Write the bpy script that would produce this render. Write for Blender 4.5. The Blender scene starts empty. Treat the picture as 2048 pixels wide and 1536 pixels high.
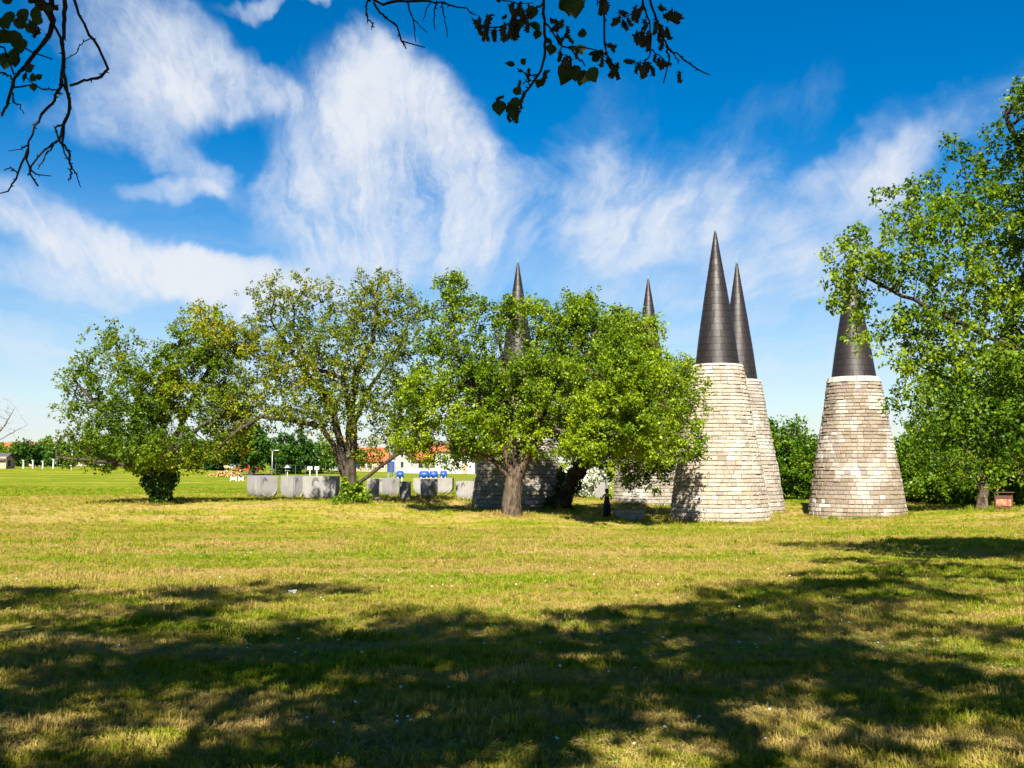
import bpy, bmesh, math, random
import numpy as np
from mathutils import Vector, Matrix

R = math.radians
S = bpy.context.scene
COL = S.collection

# ------------------------------------------------------------------ camera, light, exposure
F = 2000.0                      # focal length in photo pixels (2048 wide)
EYE = 1.65
PITCH = math.atan(157.0 / F)
cd = bpy.data.cameras.new('camera')
cam = bpy.data.objects.new('camera', cd)
COL.objects.link(cam)
cam.location = (0, 0, EYE)
cam.rotation_euler = (R(90) + PITCH, 0, 0)
cd.sensor_width = 36.0
cd.lens = 36.0 * F / 2048.0
cd.clip_start = 0.05
cd.clip_end = 8000
S.camera = cam

SUN_EL, SUN_AZ = R(42), R(5)    # light travels away from the camera and a little to the right
SKY_STRENGTH = 0.05
LDIR = Vector((math.sin(SUN_AZ) * math.cos(SUN_EL), math.cos(SUN_AZ) * math.cos(SUN_EL), -math.sin(SUN_EL)))
sd = bpy.data.lights.new('sun', 'SUN')
sd.energy = 5.0
sd.angle = R(0.53)
sd.color = (1.0, 0.93, 0.80)
sun = bpy.data.objects.new('sun', sd)
COL.objects.link(sun)
sun.rotation_euler = LDIR.to_track_quat('-Z', 'Y').to_euler()
sun.location = (0, -40, 60)

S.view_settings.view_transform = 'Standard'
S.view_settings.look = 'None'
S.view_settings.gamma = 1.0
S.view_settings.use_curve_mapping = False
S.view_settings.exposure = 1.7


def pix_dir(px, py):
    dx, dy = (px - 1024) / F, (768 - py) / F
    c, s = math.cos(PITCH), math.sin(PITCH)
    return Vector((dx, c - dy * s, s + dy * c))


def at(px, py, D):
    """World point seen at photo pixel (px, py) at distance D along the view."""
    d = pix_dir(px, py)
    return Vector((0, 0, EYE)) + d * (D / d.y)


# node helpers ------------------------------------------------------
class NT:
    def __init__(s, tree):
        s.t = tree
        s.n = tree.nodes
        s.l = tree.links

    def new(s, typ, **kw):
        n = s.n.new(typ)
        for k, v in kw.items():
            setattr(n, k, v)
        return n

    def put(s, sock, v):
        if v is None:
            return
        if isinstance(v, bpy.types.NodeSocket):
            s.l.new(v, sock)
        else:
            sock.default_value = v

    def math(s, op, a, b=None, c=None, clamp=False):
        n = s.n.new('ShaderNodeMath')
        n.operation = op
        n.use_clamp = clamp
        s.put(n.inputs[0], a)
        if b is not None:
            s.put(n.inputs[1], b)
        if c is not None:
            s.put(n.inputs[2], c)
        return n.outputs[0]

    def smooth(s, v, a, b, lo=0.0, hi=1.0):
        n = s.n.new('ShaderNodeMapRange')
        n.interpolation_type = 'SMOOTHSTEP'
        s.put(n.inputs[0], v)
        n.inputs[1].default_value = a
        n.inputs[2].default_value = b
        n.inputs[3].default_value = lo
        n.inputs[4].default_value = hi
        return n.outputs[0]

    def noise(s, vec, scale, detail=4.0, rough=0.55, distort=0.0):
        n = s.n.new('ShaderNodeTexNoise')
        if vec is not None:
            s.put(n.inputs['Vector'], vec)
        n.inputs['Scale'].default_value = scale
        n.inputs['Detail'].default_value = detail
        n.inputs['Roughness'].default_value = rough
        n.inputs['Distortion'].default_value = distort
        return n.outputs['Fac']

    def mix(s, f, a, b, blend='MIX'):
        n = s.n.new('ShaderNodeMix')
        n.data_type = 'RGBA'
        n.blend_type = blend
        s.put(n.inputs[0], f)
        s.put(n.inputs[6], a if not isinstance(a, tuple) else (*a[:3], 1))
        s.put(n.inputs[7], b if not isinstance(b, tuple) else (*b[:3], 1))
        return n.outputs[2]

    def mapping(s, vec, scale=(1, 1, 1), rot=(0, 0, 0), loc=(0, 0, 0)):
        n = s.n.new('ShaderNodeMapping')
        s.put(n.inputs[0], vec)
        n.inputs['Location'].default_value = loc
        n.inputs['Rotation'].default_value = rot
        n.inputs['Scale'].default_value = scale
        return n.outputs[0]


# ------------------------------------------------------------------ sky with cirrus
def build_world():
    w = bpy.data.worlds.new('World')
    S.world = w
    w.use_nodes = True
    w.node_tree.nodes.clear()
    t = NT(w.node_tree)
    sky = t.new('ShaderNodeTexSky', sky_type='NISHITA')
    sky.sun_disc = False
    sky.sun_elevation = SUN_EL
    sky.sun_rotation = math.pi + SUN_AZ
    sky.air_density = 1.0
    sky.dust_density = 0.3
    sky.ozone_density = 2.5
    hs = t.new('ShaderNodeHueSaturation')
    hs.inputs['Hue'].default_value = 0.503
    hs.inputs['Saturation'].default_value = 1.62
    hs.inputs['Value'].default_value = 0.80
    t.l.new(sky.outputs[0], hs.inputs['Color'])
    tc = t.new('ShaderNodeTexCoord')
    gen = tc.outputs['Generated']
    sp = t.new('ShaderNodeSeparateXYZ')
    t.l.new(gen, sp.inputs[0])
    az = t.math('ARCTAN2', sp.outputs[0], sp.outputs[1])
    el = t.math('ARCSINE', sp.outputs[2])
    # slow swirl of the whole field
    w1 = t.noise(gen, 3.2, 5, 0.55, 0.6)
    w2 = t.noise(t.mapping(gen, loc=(3.1, 7.7, 1.3)), 3.2, 5, 0.55, 0.6)
    w3 = t.noise(t.mapping(gen, loc=(1.1, 2.7, 5.3)), 13.0, 6, 0.6, 0.4)
    w4 = t.noise(t.mapping(gen, loc=(8.1, 4.7, 2.3)), 13.0, 6, 0.6, 0.4)
    az0 = t.math('ADD', az, t.math('MULTIPLY', t.math('SUBTRACT', w3, 0.5), 0.06))
    el0 = t.math('ADD', el, t.math('MULTIPLY', t.math('SUBTRACT', w4, 0.5), 0.045))
    azw = t.math('ADD', az0, t.math('MULTIPLY', t.math('SUBTRACT', w1, 0.5), 0.20))
    elw = t.math('ADD', el0, t.math('MULTIPLY', t.math('SUBTRACT', w2, 0.5), 0.17))

    def blob(px, py, rx, ry, ang=0.0, amp=1.0, soft=0.0):
        d = pix_dir(px, py).normalized()
        a0, e0 = math.atan2(d.x, d.y), math.asin(d.z)
        c, s = math.cos(R(ang)), math.sin(R(ang))
        da = t.math('SUBTRACT', azw, a0)
        de = t.math('SUBTRACT', elw, e0)
        u = t.math('MULTIPLY_ADD', da, c * F / rx, t.math('MULTIPLY', de, s * F / rx))
        v = t.math('MULTIPLY_ADD', da, -s * F / ry, t.math('MULTIPLY', de, c * F / ry))
        q = t.math('ADD', t.math('MULTIPLY', u, u), t.math('MULTIPLY', v, v))
        return t.smooth(q, 1.35, soft, 0.0, amp)

    blobs = [
        (760, 330, 270, 240, 0, 1.0), (690, 430, 220, 130, 0, 0.9), (900, 330, 110, 200, 20, 0.75),
        (740, 190, 90, 110, -15, 0.8), (880, 470, 170, 80, 0, 0.8), (650, 560, 260, 70, 0, 0.6),
        (300, 80, 270, 105, -22, 0.95), (480, 175, 130, 60, -8, 0.8), (250, 200, 160, 90, 10, 0.7),
        (370, 330, 110, 45, -30, 0.6), (320, 370, 110, 28, 0, 0.6), (600, 5, 200, 24, 3, 0.7),
        (150, 470, 380, 70, -14, 0.9), (420, 560, 300, 65, -14, 0.8), (60, 560, 300, 45, -5, 0.6),
        (1150, 380, 280, 95, 10, 0.60), (1340, 420, 230, 80, 25, 0.62), (1240, 300, 130, 70, 40, 0.45), (1180, 480, 330, 60, 8, 0.5),
        (1000, 330, 200, 60, -30, 0.4), (1450, 360, 130, 80, 40, 0.48), (1580, 400, 200, 90, 25, 0.48),
        (1880, 290, 260, 55, 24, 0.62), (1750, 430, 200, 80, 30, 0.45), (1150, 480, 260, 60, 5, 0.35),
        (1560, 640, 360, 90, 0, 0.4), (1650, 760, 260, 60, 0, 0.5), (40, 700, 260, 60, 0, 0.45),
        (1560, 530, 140, 40, 10, 0.3), (2000, 150, 120, 40, 20, 0.3), (1480, 260, 260, 90, 28, 0.34), (1720, 330, 240, 80, 24, 0.40), (1250, 210, 160, 70, 35, 0.28), (1650, 560, 260, 90, 8, 0.40), (1050, 560, 300, 60, 0, 0.40), (1400, 540, 260, 70, 12, 0.42),
    ]
    tot = None
    for b in blobs:
        o = blob(*b)
        # union: 1-(1-a)(1-b)
        tot = o if tot is None else t.math('SUBTRACT', t.math('ADD', tot, o), t.math('MULTIPLY', tot, o))
    # cirrus goes on over the rest of the sky behind the camera and to the sides
    far_n = t.smooth(t.noise(gen, 2.1, 4, 0.6, 0.5), 0.50, 0.74, 0.0, 0.6)
    outside = t.smooth(t.math('ABSOLUTE', az), 0.50, 0.75)
    above = t.smooth(el, 0.46, 0.62)
    outm = t.math('MAXIMUM', outside, above)
    tot = t.math('ADD', t.math('MULTIPLY', far_n, outm), t.math('MULTIPLY', tot, t.math('SUBTRACT', 1.0, outm)))
    # filaments
    comb = t.new('ShaderNodeCombineXYZ')
    t.l.new(azw, comb.inputs[0])
    t.l.new(elw, comb.inputs[1])
    d0 = pix_dir(700, 1180).normalized()
    fa = t.math('SUBTRACT', azw, math.atan2(d0.x, d0.y))
    fe = t.math('SUBTRACT', elw, math.asin(d0.z))
    th = t.math('ARCTAN2', fa, fe)
    rr = t.math('SQRT', t.math('ADD', t.math('MULTIPLY', fa, fa), t.math('MULTIPLY', fe, fe)))
    fan = t.new('ShaderNodeCombineXYZ')
    t.l.new(th, fan.inputs[0])
    t.l.new(rr, fan.inputs[1])
    f1 = t.noise(t.mapping(fan.outputs[0], scale=(7.0, 4.5, 1)), 1.0, 8, 0.62, 0.45)
    f2 = t.noise(t.mapping(fan.outputs[0], scale=(24.0, 9.0, 1), loc=(3, 1, 0), rot=(0, 0, R(-14))), 1.0, 8, 0.66, 0.4)
    f3 = t.noise(t.mapping(comb.outputs[0], scale=(3.0, 38.0, 1), rot=(0, 0, R(3))), 1.0, 6, 0.55, 0.6)
    f4 = t.noise(gen, 6.0, 9, 0.64, 0.35)
    fil = t.math('ADD', t.math('MULTIPLY', f1, 0.36), t.math('MULTIPLY_ADD', f2, 0.16, t.math('MULTIPLY', f4, 0.48)))
    dens = t.math('ADD', t.math('MULTIPLY', tot, 0.86), t.math('MULTIPLY', t.math('SUBTRACT', fil, 0.50), t.math('MULTIPLY_ADD', tot, 3.5, 0.35)))
    dens = t.smooth(dens, 0.08, 1.10, 0.0, 0.97)
    # pale thin veil towards the horizon, with level streaks
    low = t.smooth(el, 0.33, 0.02)
    veil = t.math('MULTIPLY', low, t.math('MULTIPLY_ADD', f3, 1.1, 0.12), clamp=True)
    veil = t.math('MULTIPLY', veil, 0.92)
    dens = t.math('SUBTRACT', t.math('ADD', dens, veil), t.math('MULTIPLY', dens, veil), clamp=True)
    k = 0.27 / SKY_STRENGTH
    cl = t.mix(dens, (0.66 * k, 0.83 * k, 1.08 * k), (0.95 * k, 0.99 * k, 1.06 * k))
    out = t.mix(dens, hs.outputs[0], cl)
    bg = t.new('ShaderNodeBackground')
    bg.inputs[1].default_value = SKY_STRENGTH
    t.l.new(out, bg.inputs[0])
    wo = t.new('ShaderNodeOutputWorld')
    t.l.new(bg.outputs[0], wo.inputs[0])
    w.cycles.sampling_method = 'AUTOMATIC'


build_world()


# ------------------------------------------------------------------ object helpers
def tag(o, label=None, cat=None, group=None, kind=None):
    for k, v in (('label', label), ('category', cat), ('group', group), ('kind', kind)):
        if v:
            o[k] = v
    return o


def empty(name, loc=(0, 0, 0), rz=0.0, label=None, cat=None, group=None):
    o = bpy.data.objects.new(name, None)
    COL.objects.link(o)
    o.location = loc
    o.rotation_euler = (0, 0, rz)
    o.empty_display_size = 0.3
    return tag(o, label, cat, group)


def mesh_obj(name, verts, faces, mats, parent=None, smooth=False, loc=None, attrs=None, mat_idx=None):
    me = bpy.data.meshes.new(name)
    me.from_pydata([tuple(v) for v in verts], [], faces)
    for m in (mats if isinstance(mats, (list, tuple)) else [mats]):
        me.materials.append(m)
    if mat_idx is not None:
        me.polygons.foreach_set('material_index', mat_idx)
    if smooth:
        me.polygons.foreach_set('use_smooth', [True] * len(me.polygons))
    me.update()
    o = bpy.data.objects.new(name, me)
    COL.objects.link(o)
    if parent is not None:
        o.parent = parent
    if loc is not None:
        o.location = loc
    return o


def np_mesh(name, V, Fq, mat, parent=None, smooth=False, attrs=None):
    """Fast mesh from numpy arrays: V (n,3), Fq (m,k) with k = 3 or 4."""
    me = bpy.data.meshes.new(name)
    n, (m, k) = len(V), Fq.shape
    me.vertices.add(n)
    me.vertices.foreach_set('co', np.ascontiguousarray(V, dtype=np.float32).ravel())
    me.loops.add(m * k)
    me.loops.foreach_set('vertex_index', np.ascontiguousarray(Fq, dtype=np.int32).ravel())
    me.polygons.add(m)
    me.polygons.foreach_set('loop_start', np.arange(0, m * k, k, dtype=np.int32))
    if smooth:
        me.polygons.foreach_set('use_smooth', np.ones(m, dtype=bool))
    for nm, (dom, arr) in (attrs or {}).items():
        a = me.attributes.new(nm, 'FLOAT', dom)
        a.data.foreach_set('value', np.ascontiguousarray(arr, dtype=np.float32))
    me.materials.append(mat)
    me.update(calc_edges=True)
    me.validate()
    o = bpy.data.objects.new(name, me)
    COL.objects.link(o)
    if parent is not None:
        o.parent = parent
    return o


class MB:
    """Collects boxes, tubes and prisms for ONE mesh object."""

    def __init__(s):
        s.v, s.f = [], []

    def add(s, vs, fs):
        b = len(s.v)
        s.v += [tuple(v) for v in vs]
        s.f += [tuple(i + b for i in f) for f in fs]
        return s

    def box(s, c, size, rz=0.0, bevel=0.0):
        x, y, z = size[0] / 2, size[1] / 2, size[2] / 2
        cr, sr = math.cos(rz), math.sin(rz)
        P = []
        for dz in (-z, z):
            for dx, dy in ((-x, -y), (x, -y), (x, y), (-x, y)):
                P.append((c[0] + dx * cr - dy * sr, c[1] + dx * sr + dy * cr, c[2] + dz))
        return s.add(P, [(3, 2, 1, 0), (4, 5, 6, 7), (0, 1, 5, 4), (1, 2, 6, 5), (2, 3, 7, 6), (3, 0, 4, 7)])

    def tube(s, pts, rad, n=6, cap=True):
        pts = [Vector(p) for p in pts]
        if not isinstance(rad, (list, tuple)):
            rad = [rad] * len(pts)
        rings, up = [], None
        for i, p in enumerate(pts):
            d = (pts[min(i + 1, len(pts) - 1)] - pts[max(i - 1, 0)])
            d = d.normalized() if d.length > 1e-9 else Vector((0, 0, 1))
            if up is None:
                up = Vector((1, 0, 0)) if abs(d.x) < 0.9 else Vector((0, 1, 0))
            a = (up - d * up.dot(d)).normalized()
            up = a
            b = d.cross(a)
            rings.append([p + (a * math.cos(2 * math.pi * k / n) + b * math.sin(2 * math.pi * k / n)) * rad[i] for k in range(n)])
        vs = [v for r in rings for v in r]
        fs = []
        for i in range(len(pts) - 1):
            for k in range(n):
                k2 = (k + 1) % n
                fs.append((i * n + k, i * n + k2, (i + 1) * n + k2, (i + 1) * n + k))
        if cap:
            fs.append(tuple(range(n))[::-1])
            fs.append(tuple((len(pts) - 1) * n + k for k in range(n)))
        return s.add(vs, fs)

    def lathe(s, prof, n=24, c=(0, 0, 0)):
        vs = []
        for r, z in prof:
            for k in range(n):
                a = 2 * math.pi * k / n
                vs.append((c[0] + r * math.cos(a), c[1] + r * math.sin(a), c[2] + z))
        fs = []
        for i in range(len(prof) - 1):
            for k in range(n):
                k2 = (k + 1) % n
                fs.append((i * n + k, i * n + k2, (i + 1) * n + k2, (i + 1) * n + k))
        fs.append(tuple(range(n))[::-1])
        fs.append(tuple((len(prof) - 1) * n + k for k in range(n)))
        return s.add(vs, fs)

    def build(s, name, mat, parent=None, smooth=False, loc=None):
        return mesh_obj(name, s.v, s.f, mat, parent, smooth, loc)


# ------------------------------------------------------------------ materials
ALB = 0.68      # every colour below is given for exposure 1.15; the picture is exposed a little longer


def dim(c, k=ALB):
    return tuple(v * k for v in c[:3])


def new_mat(name):
    m = bpy.data.materials.new(name)
    m.use_nodes = True
    m.node_tree.nodes.clear()
    return m, NT(m.node_tree)


def finish(t, shader, disp=None):
    o = t.new('ShaderNodeOutputMaterial')
    t.l.new(shader, o.inputs[0])


def bump(t, h, strength=0.5, dist=0.02):
    b = t.new('ShaderNodeBump')
    b.inputs['Strength'].default_value = strength
    b.inputs['Distance'].default_value = dist
    t.l.new(h, b.inputs['Height'])
    return b.outputs[0]


def principled(t, col, rough=0.7, metal=0.0, normal=None, spec=0.4):
    p = t.new('ShaderNodeBsdfPrincipled')
    t.put(p.inputs['Base Color'], col if not isinstance(col, tuple) else (*col[:3], 1))
    t.put(p.inputs['Roughness'], rough)
    p.inputs['Metallic'].default_value = metal
    p.inputs['Specular IOR Level'].default_value = spec
    if normal is not None:
        t.l.new(normal, p.inputs['Normal'])
    return p.outputs[0]


def pos(t):
    return t.new('ShaderNodeNewGeometry').outputs['Position']


def plain(name, col, rough=0.6, var=0.25, scale=6.0, metal=0.0):
    m, t = new_mat(name)
    n = t.noise(pos(t), scale, 5, 0.6)
    k = t.math('MULTIPLY_ADD', n, 2 * var, 1 - var)
    c = t.mix(1.0, (*col, 1), (1, 1, 1), 'MULTIPLY')
    vm = t.new('ShaderNodeVectorMath', operation='SCALE')
    vm.inputs[0].default_value = dim(col)
    t.l.new(k, vm.inputs['Scale'])
    finish(t, principled(t, vm.outputs[0], rough, metal))
    return m


def leaf_mat(name, dark, mid, light, transl=0.42, gloss=0.012, trans_gain=1.3):
    dark, mid, light = dim(dark, .66), dim(mid, .84), dim(light, .95)  # low end deepened: shaded depth of the crowns painted into leaf tints
    m, t = new_mat(name)
    at_ = t.new('ShaderNodeAttribute', attribute_name='tint')
    cr = t.new('ShaderNodeValToRGB')
    e = cr.color_ramp.elements
    e[0].position, e[0].color = 0.05, (*dark, 1)
    e[1].position, e[1].color = 0.95, (*light, 1)
    k = e.new(0.5)
    k.color = (*mid, 1)
    t.l.new(at_.outputs['Fac'], cr.inputs[0])
    d = t.new('ShaderNodeBsdfDiffuse')
    t.l.new(cr.outputs[0], d.inputs[0])
    tr = t.new('ShaderNodeBsdfTranslucent')
    g = t.mix(1.0, cr.outputs[0], (trans_gain, trans_gain * 1.02, trans_gain * 0.55), 'MULTIPLY')
    t.l.new(g, tr.inputs[0])
    mx = t.new('ShaderNodeMixShader')
    mx.inputs[0].default_value = transl
    t.l.new(d.outputs[0], mx.inputs[1])
    t.l.new(tr.outputs[0], mx.inputs[2])
    gl = t.new('ShaderNodeBsdfGlossy')
    gl.inputs['Roughness'].default_value = 0.42
    gl.inputs[0].default_value = (0.9, 0.95, 0.9, 1)
    m2 = t.new('ShaderNodeMixShader')
    m2.inputs[0].default_value = gloss
    t.l.new(mx.outputs[0], m2.inputs[1])
    t.l.new(gl.outputs[0], m2.inputs[2])
    finish(t, m2.outputs[0])
    return m


def bark_mat(name, c1, c2, scale=1.0):
    m, t = new_mat(name)
    p = pos(t)
    n1 = t.noise(t.mapping(p, scale=(7 * scale, 7 * scale, 1.6 * scale)), 1.0, 7, 0.62, 0.8)
    n2 = t.noise(p, 1.3 * scale, 4)
    f = t.smooth(t.math('MULTIPLY_ADD', n1, 0.75, t.math('MULTIPLY', n2, 0.35)), 0.42, 0.68)
    c = t.mix(f, (*dim(c1), 1), (*dim(c2), 1))
    finish(t, principled(t, c, 0.9, 0, bump(t, n1, 0.9, 0.06), 0.15))
    return m


# turf colour: shared by ground and blades so that they always agree
def turf_group():
    g = bpy.data.node_groups.new('turf_colour', 'ShaderNodeTree')
    g.interface.new_socket('Colour', in_out='OUTPUT', socket_type='NodeSocketColor')
    g.interface.new_socket('Dry', in_out='OUTPUT', socket_type='NodeSocketFloat')
    t = NT(g)
    p = pos(t)
    sp = t.new('ShaderNodeSeparateXYZ')
    t.l.new(p, sp.inputs[0])
    big = t.noise(t.mapping(p, scale=(0.16, 0.30, 0.0)), 1.0, 5, 0.62, 0.7)
    med = t.noise(t.mapping(p, scale=(0.9, 1.5, 0.0), loc=(4, 9, 0)), 1.0, 5, 0.65, 0.6)
    streak = t.noise(t.mapping(p, scale=(0.10, 1.9, 0.0), rot=(0, 0, R(3))), 1.0, 5, 0.6, 0.35)
    fine = t.noise(t.mapping(p, scale=(6.5, 9.0, 0.0)), 1.0, 5, 0.7)
    a = t.math('MULTIPLY_ADD', big, 0.42, t.math('MULTIPLY', med, 0.34))
    a = t.math('MULTIPLY_ADD', streak, 0.30, a)
    a = t.math('MULTIPLY_ADD', fine, 0.26, a)
    # the mown lawn ends behind the stones: the meadow beyond is lush
    mead = t.smooth(t.math('MULTIPLY_ADD', med, 6.0, sp.outputs[1]), 79.0, 92.0)
    a = t.math('ADD', t.math('SUBTRACT', a, t.math('MULTIPLY', mead, 0.13)), t.math('MULTIPLY', t.math('SUBTRACT', t.noise(t.mapping(p, scale=(0.05, 0.22, 0.0)), 1.0, 6, 0.7), 0.45), 0.5))
    dry = t.smooth(a, 0.485, 0.85)
    lush = t.mix(fine, dim((0.095, 0.160, 0.005)), dim((0.215, 0.280, 0.010)))
    yel = t.mix(med, dim((0.285, 0.285, 0.016)), dim((0.42, 0.355, 0.046)))
    straw = t.mix(fine, dim((0.40, 0.290, 0.085)), dim((0.60, 0.445, 0.175)))
    c = t.mix(t.smooth(dry, 0.0, 0.45), lush, yel)
    c = t.mix(t.smooth(dry, 0.42, 0.95), c, straw)
    go = t.new('NodeGroupOutput')
    t.l.new(c, go.inputs[0])
    t.l.new(dry, go.inputs[1])
    return g


TURF = turf_group()


def turf_mats():
    m, t = new_mat('turf_ground')
    g = t.new('ShaderNodeGroup')
    g.node_tree = TURF
    p = pos(t)
    n = t.noise(p, 9.0, 8, 0.7)
    n2 = t.noise(p, 55.0, 3, 0.6)
    spk = t.smooth(t.noise(t.mapping(p, scale=(3.0, 5.0, 0)), 1.0, 6, 0.75), 0.60, 0.72)
    c = t.mix(t.math('MULTIPLY', spk, 0.55), g.outputs[0], (0.07, 0.046, 0.018))
    h = t.math('MULTIPLY_ADD', n, 0.7, t.math('MULTIPLY', n2, 0.4))
    finish(t, principled(t, c, 0.95, 0, bump(t, h, 1.0, 0.10), 0.05))
    b, t = new_mat('grass_blade')
    g = t.new('ShaderNodeGroup')
    g.node_tree = TURF
    oi = t.new('ShaderNodeObjectInfo')
    rnd = oi.outputs['Random']
    grn = t.mix(rnd, dim((0.080, 0.185, 0.004)), dim((0.36, 0.46, 0.016)))
    c = t.mix(t.smooth(g.outputs[1], 0.15, 0.75), grn, g.outputs[0])
    c = t.mix(t.math('MULTIPLY', rnd, 0.22), c, dim((0.52, 0.395, 0.120)))
    d = t.new('ShaderNodeBsdfDiffuse')
    t.l.new(c, d.inputs[0])
    tr = t.new('ShaderNodeBsdfTranslucent')
    t.l.new(t.mix(1.0, c, (1.3, 1.4, 0.6), 'MULTIPLY'), tr.inputs[0])
    mx = t.new('ShaderNodeMixShader')
    mx.inputs[0].default_value = 0.35
    t.l.new(d.outputs[0], mx.inputs[1])
    t.l.new(tr.outputs[0], mx.inputs[2])
    finish(t, mx.outputs[0])
    s, t = new_mat('dry_clippings')
    oi = t.new('ShaderNodeObjectInfo')
    c = t.mix(oi.outputs['Random'], dim((0.33, 0.23, 0.07)), dim((0.60, 0.45, 0.175)))
    d = t.new('ShaderNodeBsdfDiffuse')
    t.l.new(c, d.inputs[0])
    finish(t, d.outputs[0])
    return m, b, s


M_TURF, M_BLADE, M_CLIP = turf_mats()


def stone_mat():
    m, t = new_mat('limestone')
    a = t.new('ShaderNodeAttribute', attribute_name='stone_tint')
    p = pos(t)
    n = t.noise(p, 5.5, 7, 0.68)
    n2 = t.noise(p, 28.0, 5, 0.7)
    stain = t.smooth(t.noise(t.mapping(p, scale=(1.1, 1.1, 0.5)), 1.0, 6, 0.65), 0.48, 0.72)
    k = t.math('MULTIPLY_ADD', n, 0.55, t.math('MULTIPLY_ADD', n2, 0.35, 0.53))
    vm = t.new('ShaderNodeVectorMath', operation='SCALE')
    t.l.new(a.outputs['Color'], vm.inputs[0])
    t.l.new(k, vm.inputs['Scale'])
    c = t.mix(t.math('MULTIPLY', stain, 0.38), vm.outputs[0], (0.14, 0.105, 0.07))
    pit = t.smooth(t.noise(p, 13.0, 4, 0.7), 0.70, 0.76)
    c = t.mix(t.math('MULTIPLY', pit, 0.6), c, (0.10, 0.075, 0.055))
    finish(t, principled(t, c, 0.88, 0, bump(t, t.math('MULTIPLY_ADD', n2, 0.5, n), 0.8, 0.03), 0.25))
    return m


M_STONE = stone_mat()
M_MORTAR = plain('mortar', (0.10, 0.085, 0.068), 0.95, 0.4, 8)


def copper_mat():
    m, t = new_mat('aged_copper')
    p = pos(t)
    oi = t.new('ShaderNodeObjectInfo')
    at_ = t.new('ShaderNodeAttribute', attribute_name='sheet')
    n = t.noise(t.mapping(p, scale=(5.0, 5.0, 0.9)), 1.0, 6, 0.65)
    n2 = t.noise(p, 11.0, 5, 0.7)
    c = t.mix(n, (0.009, 0.0062, 0.0055), (0.019, 0.0135, 0.012))
    c = t.mix(t.math('MULTIPLY', at_.outputs['Fac'], 0.22), c, (0.032, 0.023, 0.020))
    c = t.mix(t.math('MULTIPLY', t.smooth(n2, 0.60, 0.72), 0.35), c, (0.065, 0.062, 0.055))
    finish(t, principled(t, c, t.math('MULTIPLY_ADD', n2, 0.25, 0.36), 0.2, bump(t, n, 0.25, 0.02), 0.5))
    return m


M_COPPER = copper_mat()
M_SEAM = plain('copper_seam', (0.060, 0.047, 0.042), 0.6, 0.35, 9)
M_VERDI = plain('verdigris', (0.13, 0.30, 0.27), 0.6, 0.3, 9)


def concrete_mat():
    m, t = new_mat('weathered_concrete')
    p = pos(t)
    n = t.noise(p, 1.6, 7, 0.62, 0.4)
    n2 = t.noise(p, 19.0, 5, 0.7)
    run = t.smooth(t.noise(t.mapping(p, scale=(4.5, 4.5, 0.35)), 1.0, 5, 0.6), 0.50, 0.72)
    c = t.mix(n, (0.13, 0.13, 0.13), (0.285, 0.275, 0.26))
    c = t.mix(t.math('MULTIPLY', run, 0.45), c, (0.19, 0.145, 0.10))
    pit = t.smooth(t.noise(p, 8.0, 3, 0.65), 0.68, 0.74)
    c = t.mix(t.math('MULTIPLY', pit, 0.55), c, (0.08, 0.075, 0.07))
    finish(t, principled(t, c, 0.9, 0, bump(t, n2, 0.5, 0.02), 0.2))
    return m


M_CONC = concrete_mat()
M_HOLLOW_SHADE = plain('hollow_shade', (0.13, 0.13, 0.125), 0.95, 0.4, 8)  # darkened concrete: shade of the block hollows put into the colour
M_BARK = bark_mat('mulberry_bark', (0.034, 0.024, 0.016), (0.175, 0.130, 0.092))
M_BARK_D = bark_mat('dark_bark', (0.024, 0.019, 0.014), (0.095, 0.074, 0.052))
M_BARK_T = bark_mat('poplar_bark', (0.020, 0.015, 0.011), (0.060, 0.045, 0.032), 3.0)
M_BARK_G = bark_mat('grey_bark', (0.10, 0.085, 0.075), (0.23, 0.205, 0.185))

L_LIME = leaf_mat('lime_leaves', (0.050, 0.115, 0.004), (0.17, 0.265, 0.008), (0.34, 0.41, 0.014))
L_MID = leaf_mat('mid_leaves', (0.055, 0.125, 0.006), (0.150, 0.225, 0.009), (0.32, 0.285, 0.012))
L_OLIVE = leaf_mat('olive_leaves', (0.050, 0.100, 0.007), (0.155, 0.210, 0.011), (0.29, 0.275, 0.014), 0.42)
L_RIGHT = leaf_mat('right_tree_leaves', (0.032, 0.095, 0.005), (0.098, 0.190, 0.008), (0.24, 0.31, 0.013), 0.45, 0.012)
L_HEDGE = leaf_mat('hedge_leaves', (0.025, 0.080, 0.005), (0.085, 0.175, 0.008), (0.21, 0.28, 0.012))
L_DARK = leaf_mat('dark_leaves', (0.015, 0.050, 0.008), (0.030, 0.085, 0.010), (0.070, 0.140, 0.012), 0.3)
L_IVY = leaf_mat('ivy_leaves', (0.018, 0.050, 0.008), (0.045, 0.105, 0.010), (0.10, 0.17, 0.012), 0.25, 0.02)
L_POP = leaf_mat('poplar_leaves', (0.012, 0.030, 0.004), (0.025, 0.050, 0.004), (0.06, 0.075, 0.006), 0.30)
L_WHITE = leaf_mat('white_blossom', (0.10, 0.16, 0.05), (0.62, 0.64, 0.56), (0.80, 0.80, 0.75), 0.3)

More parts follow.
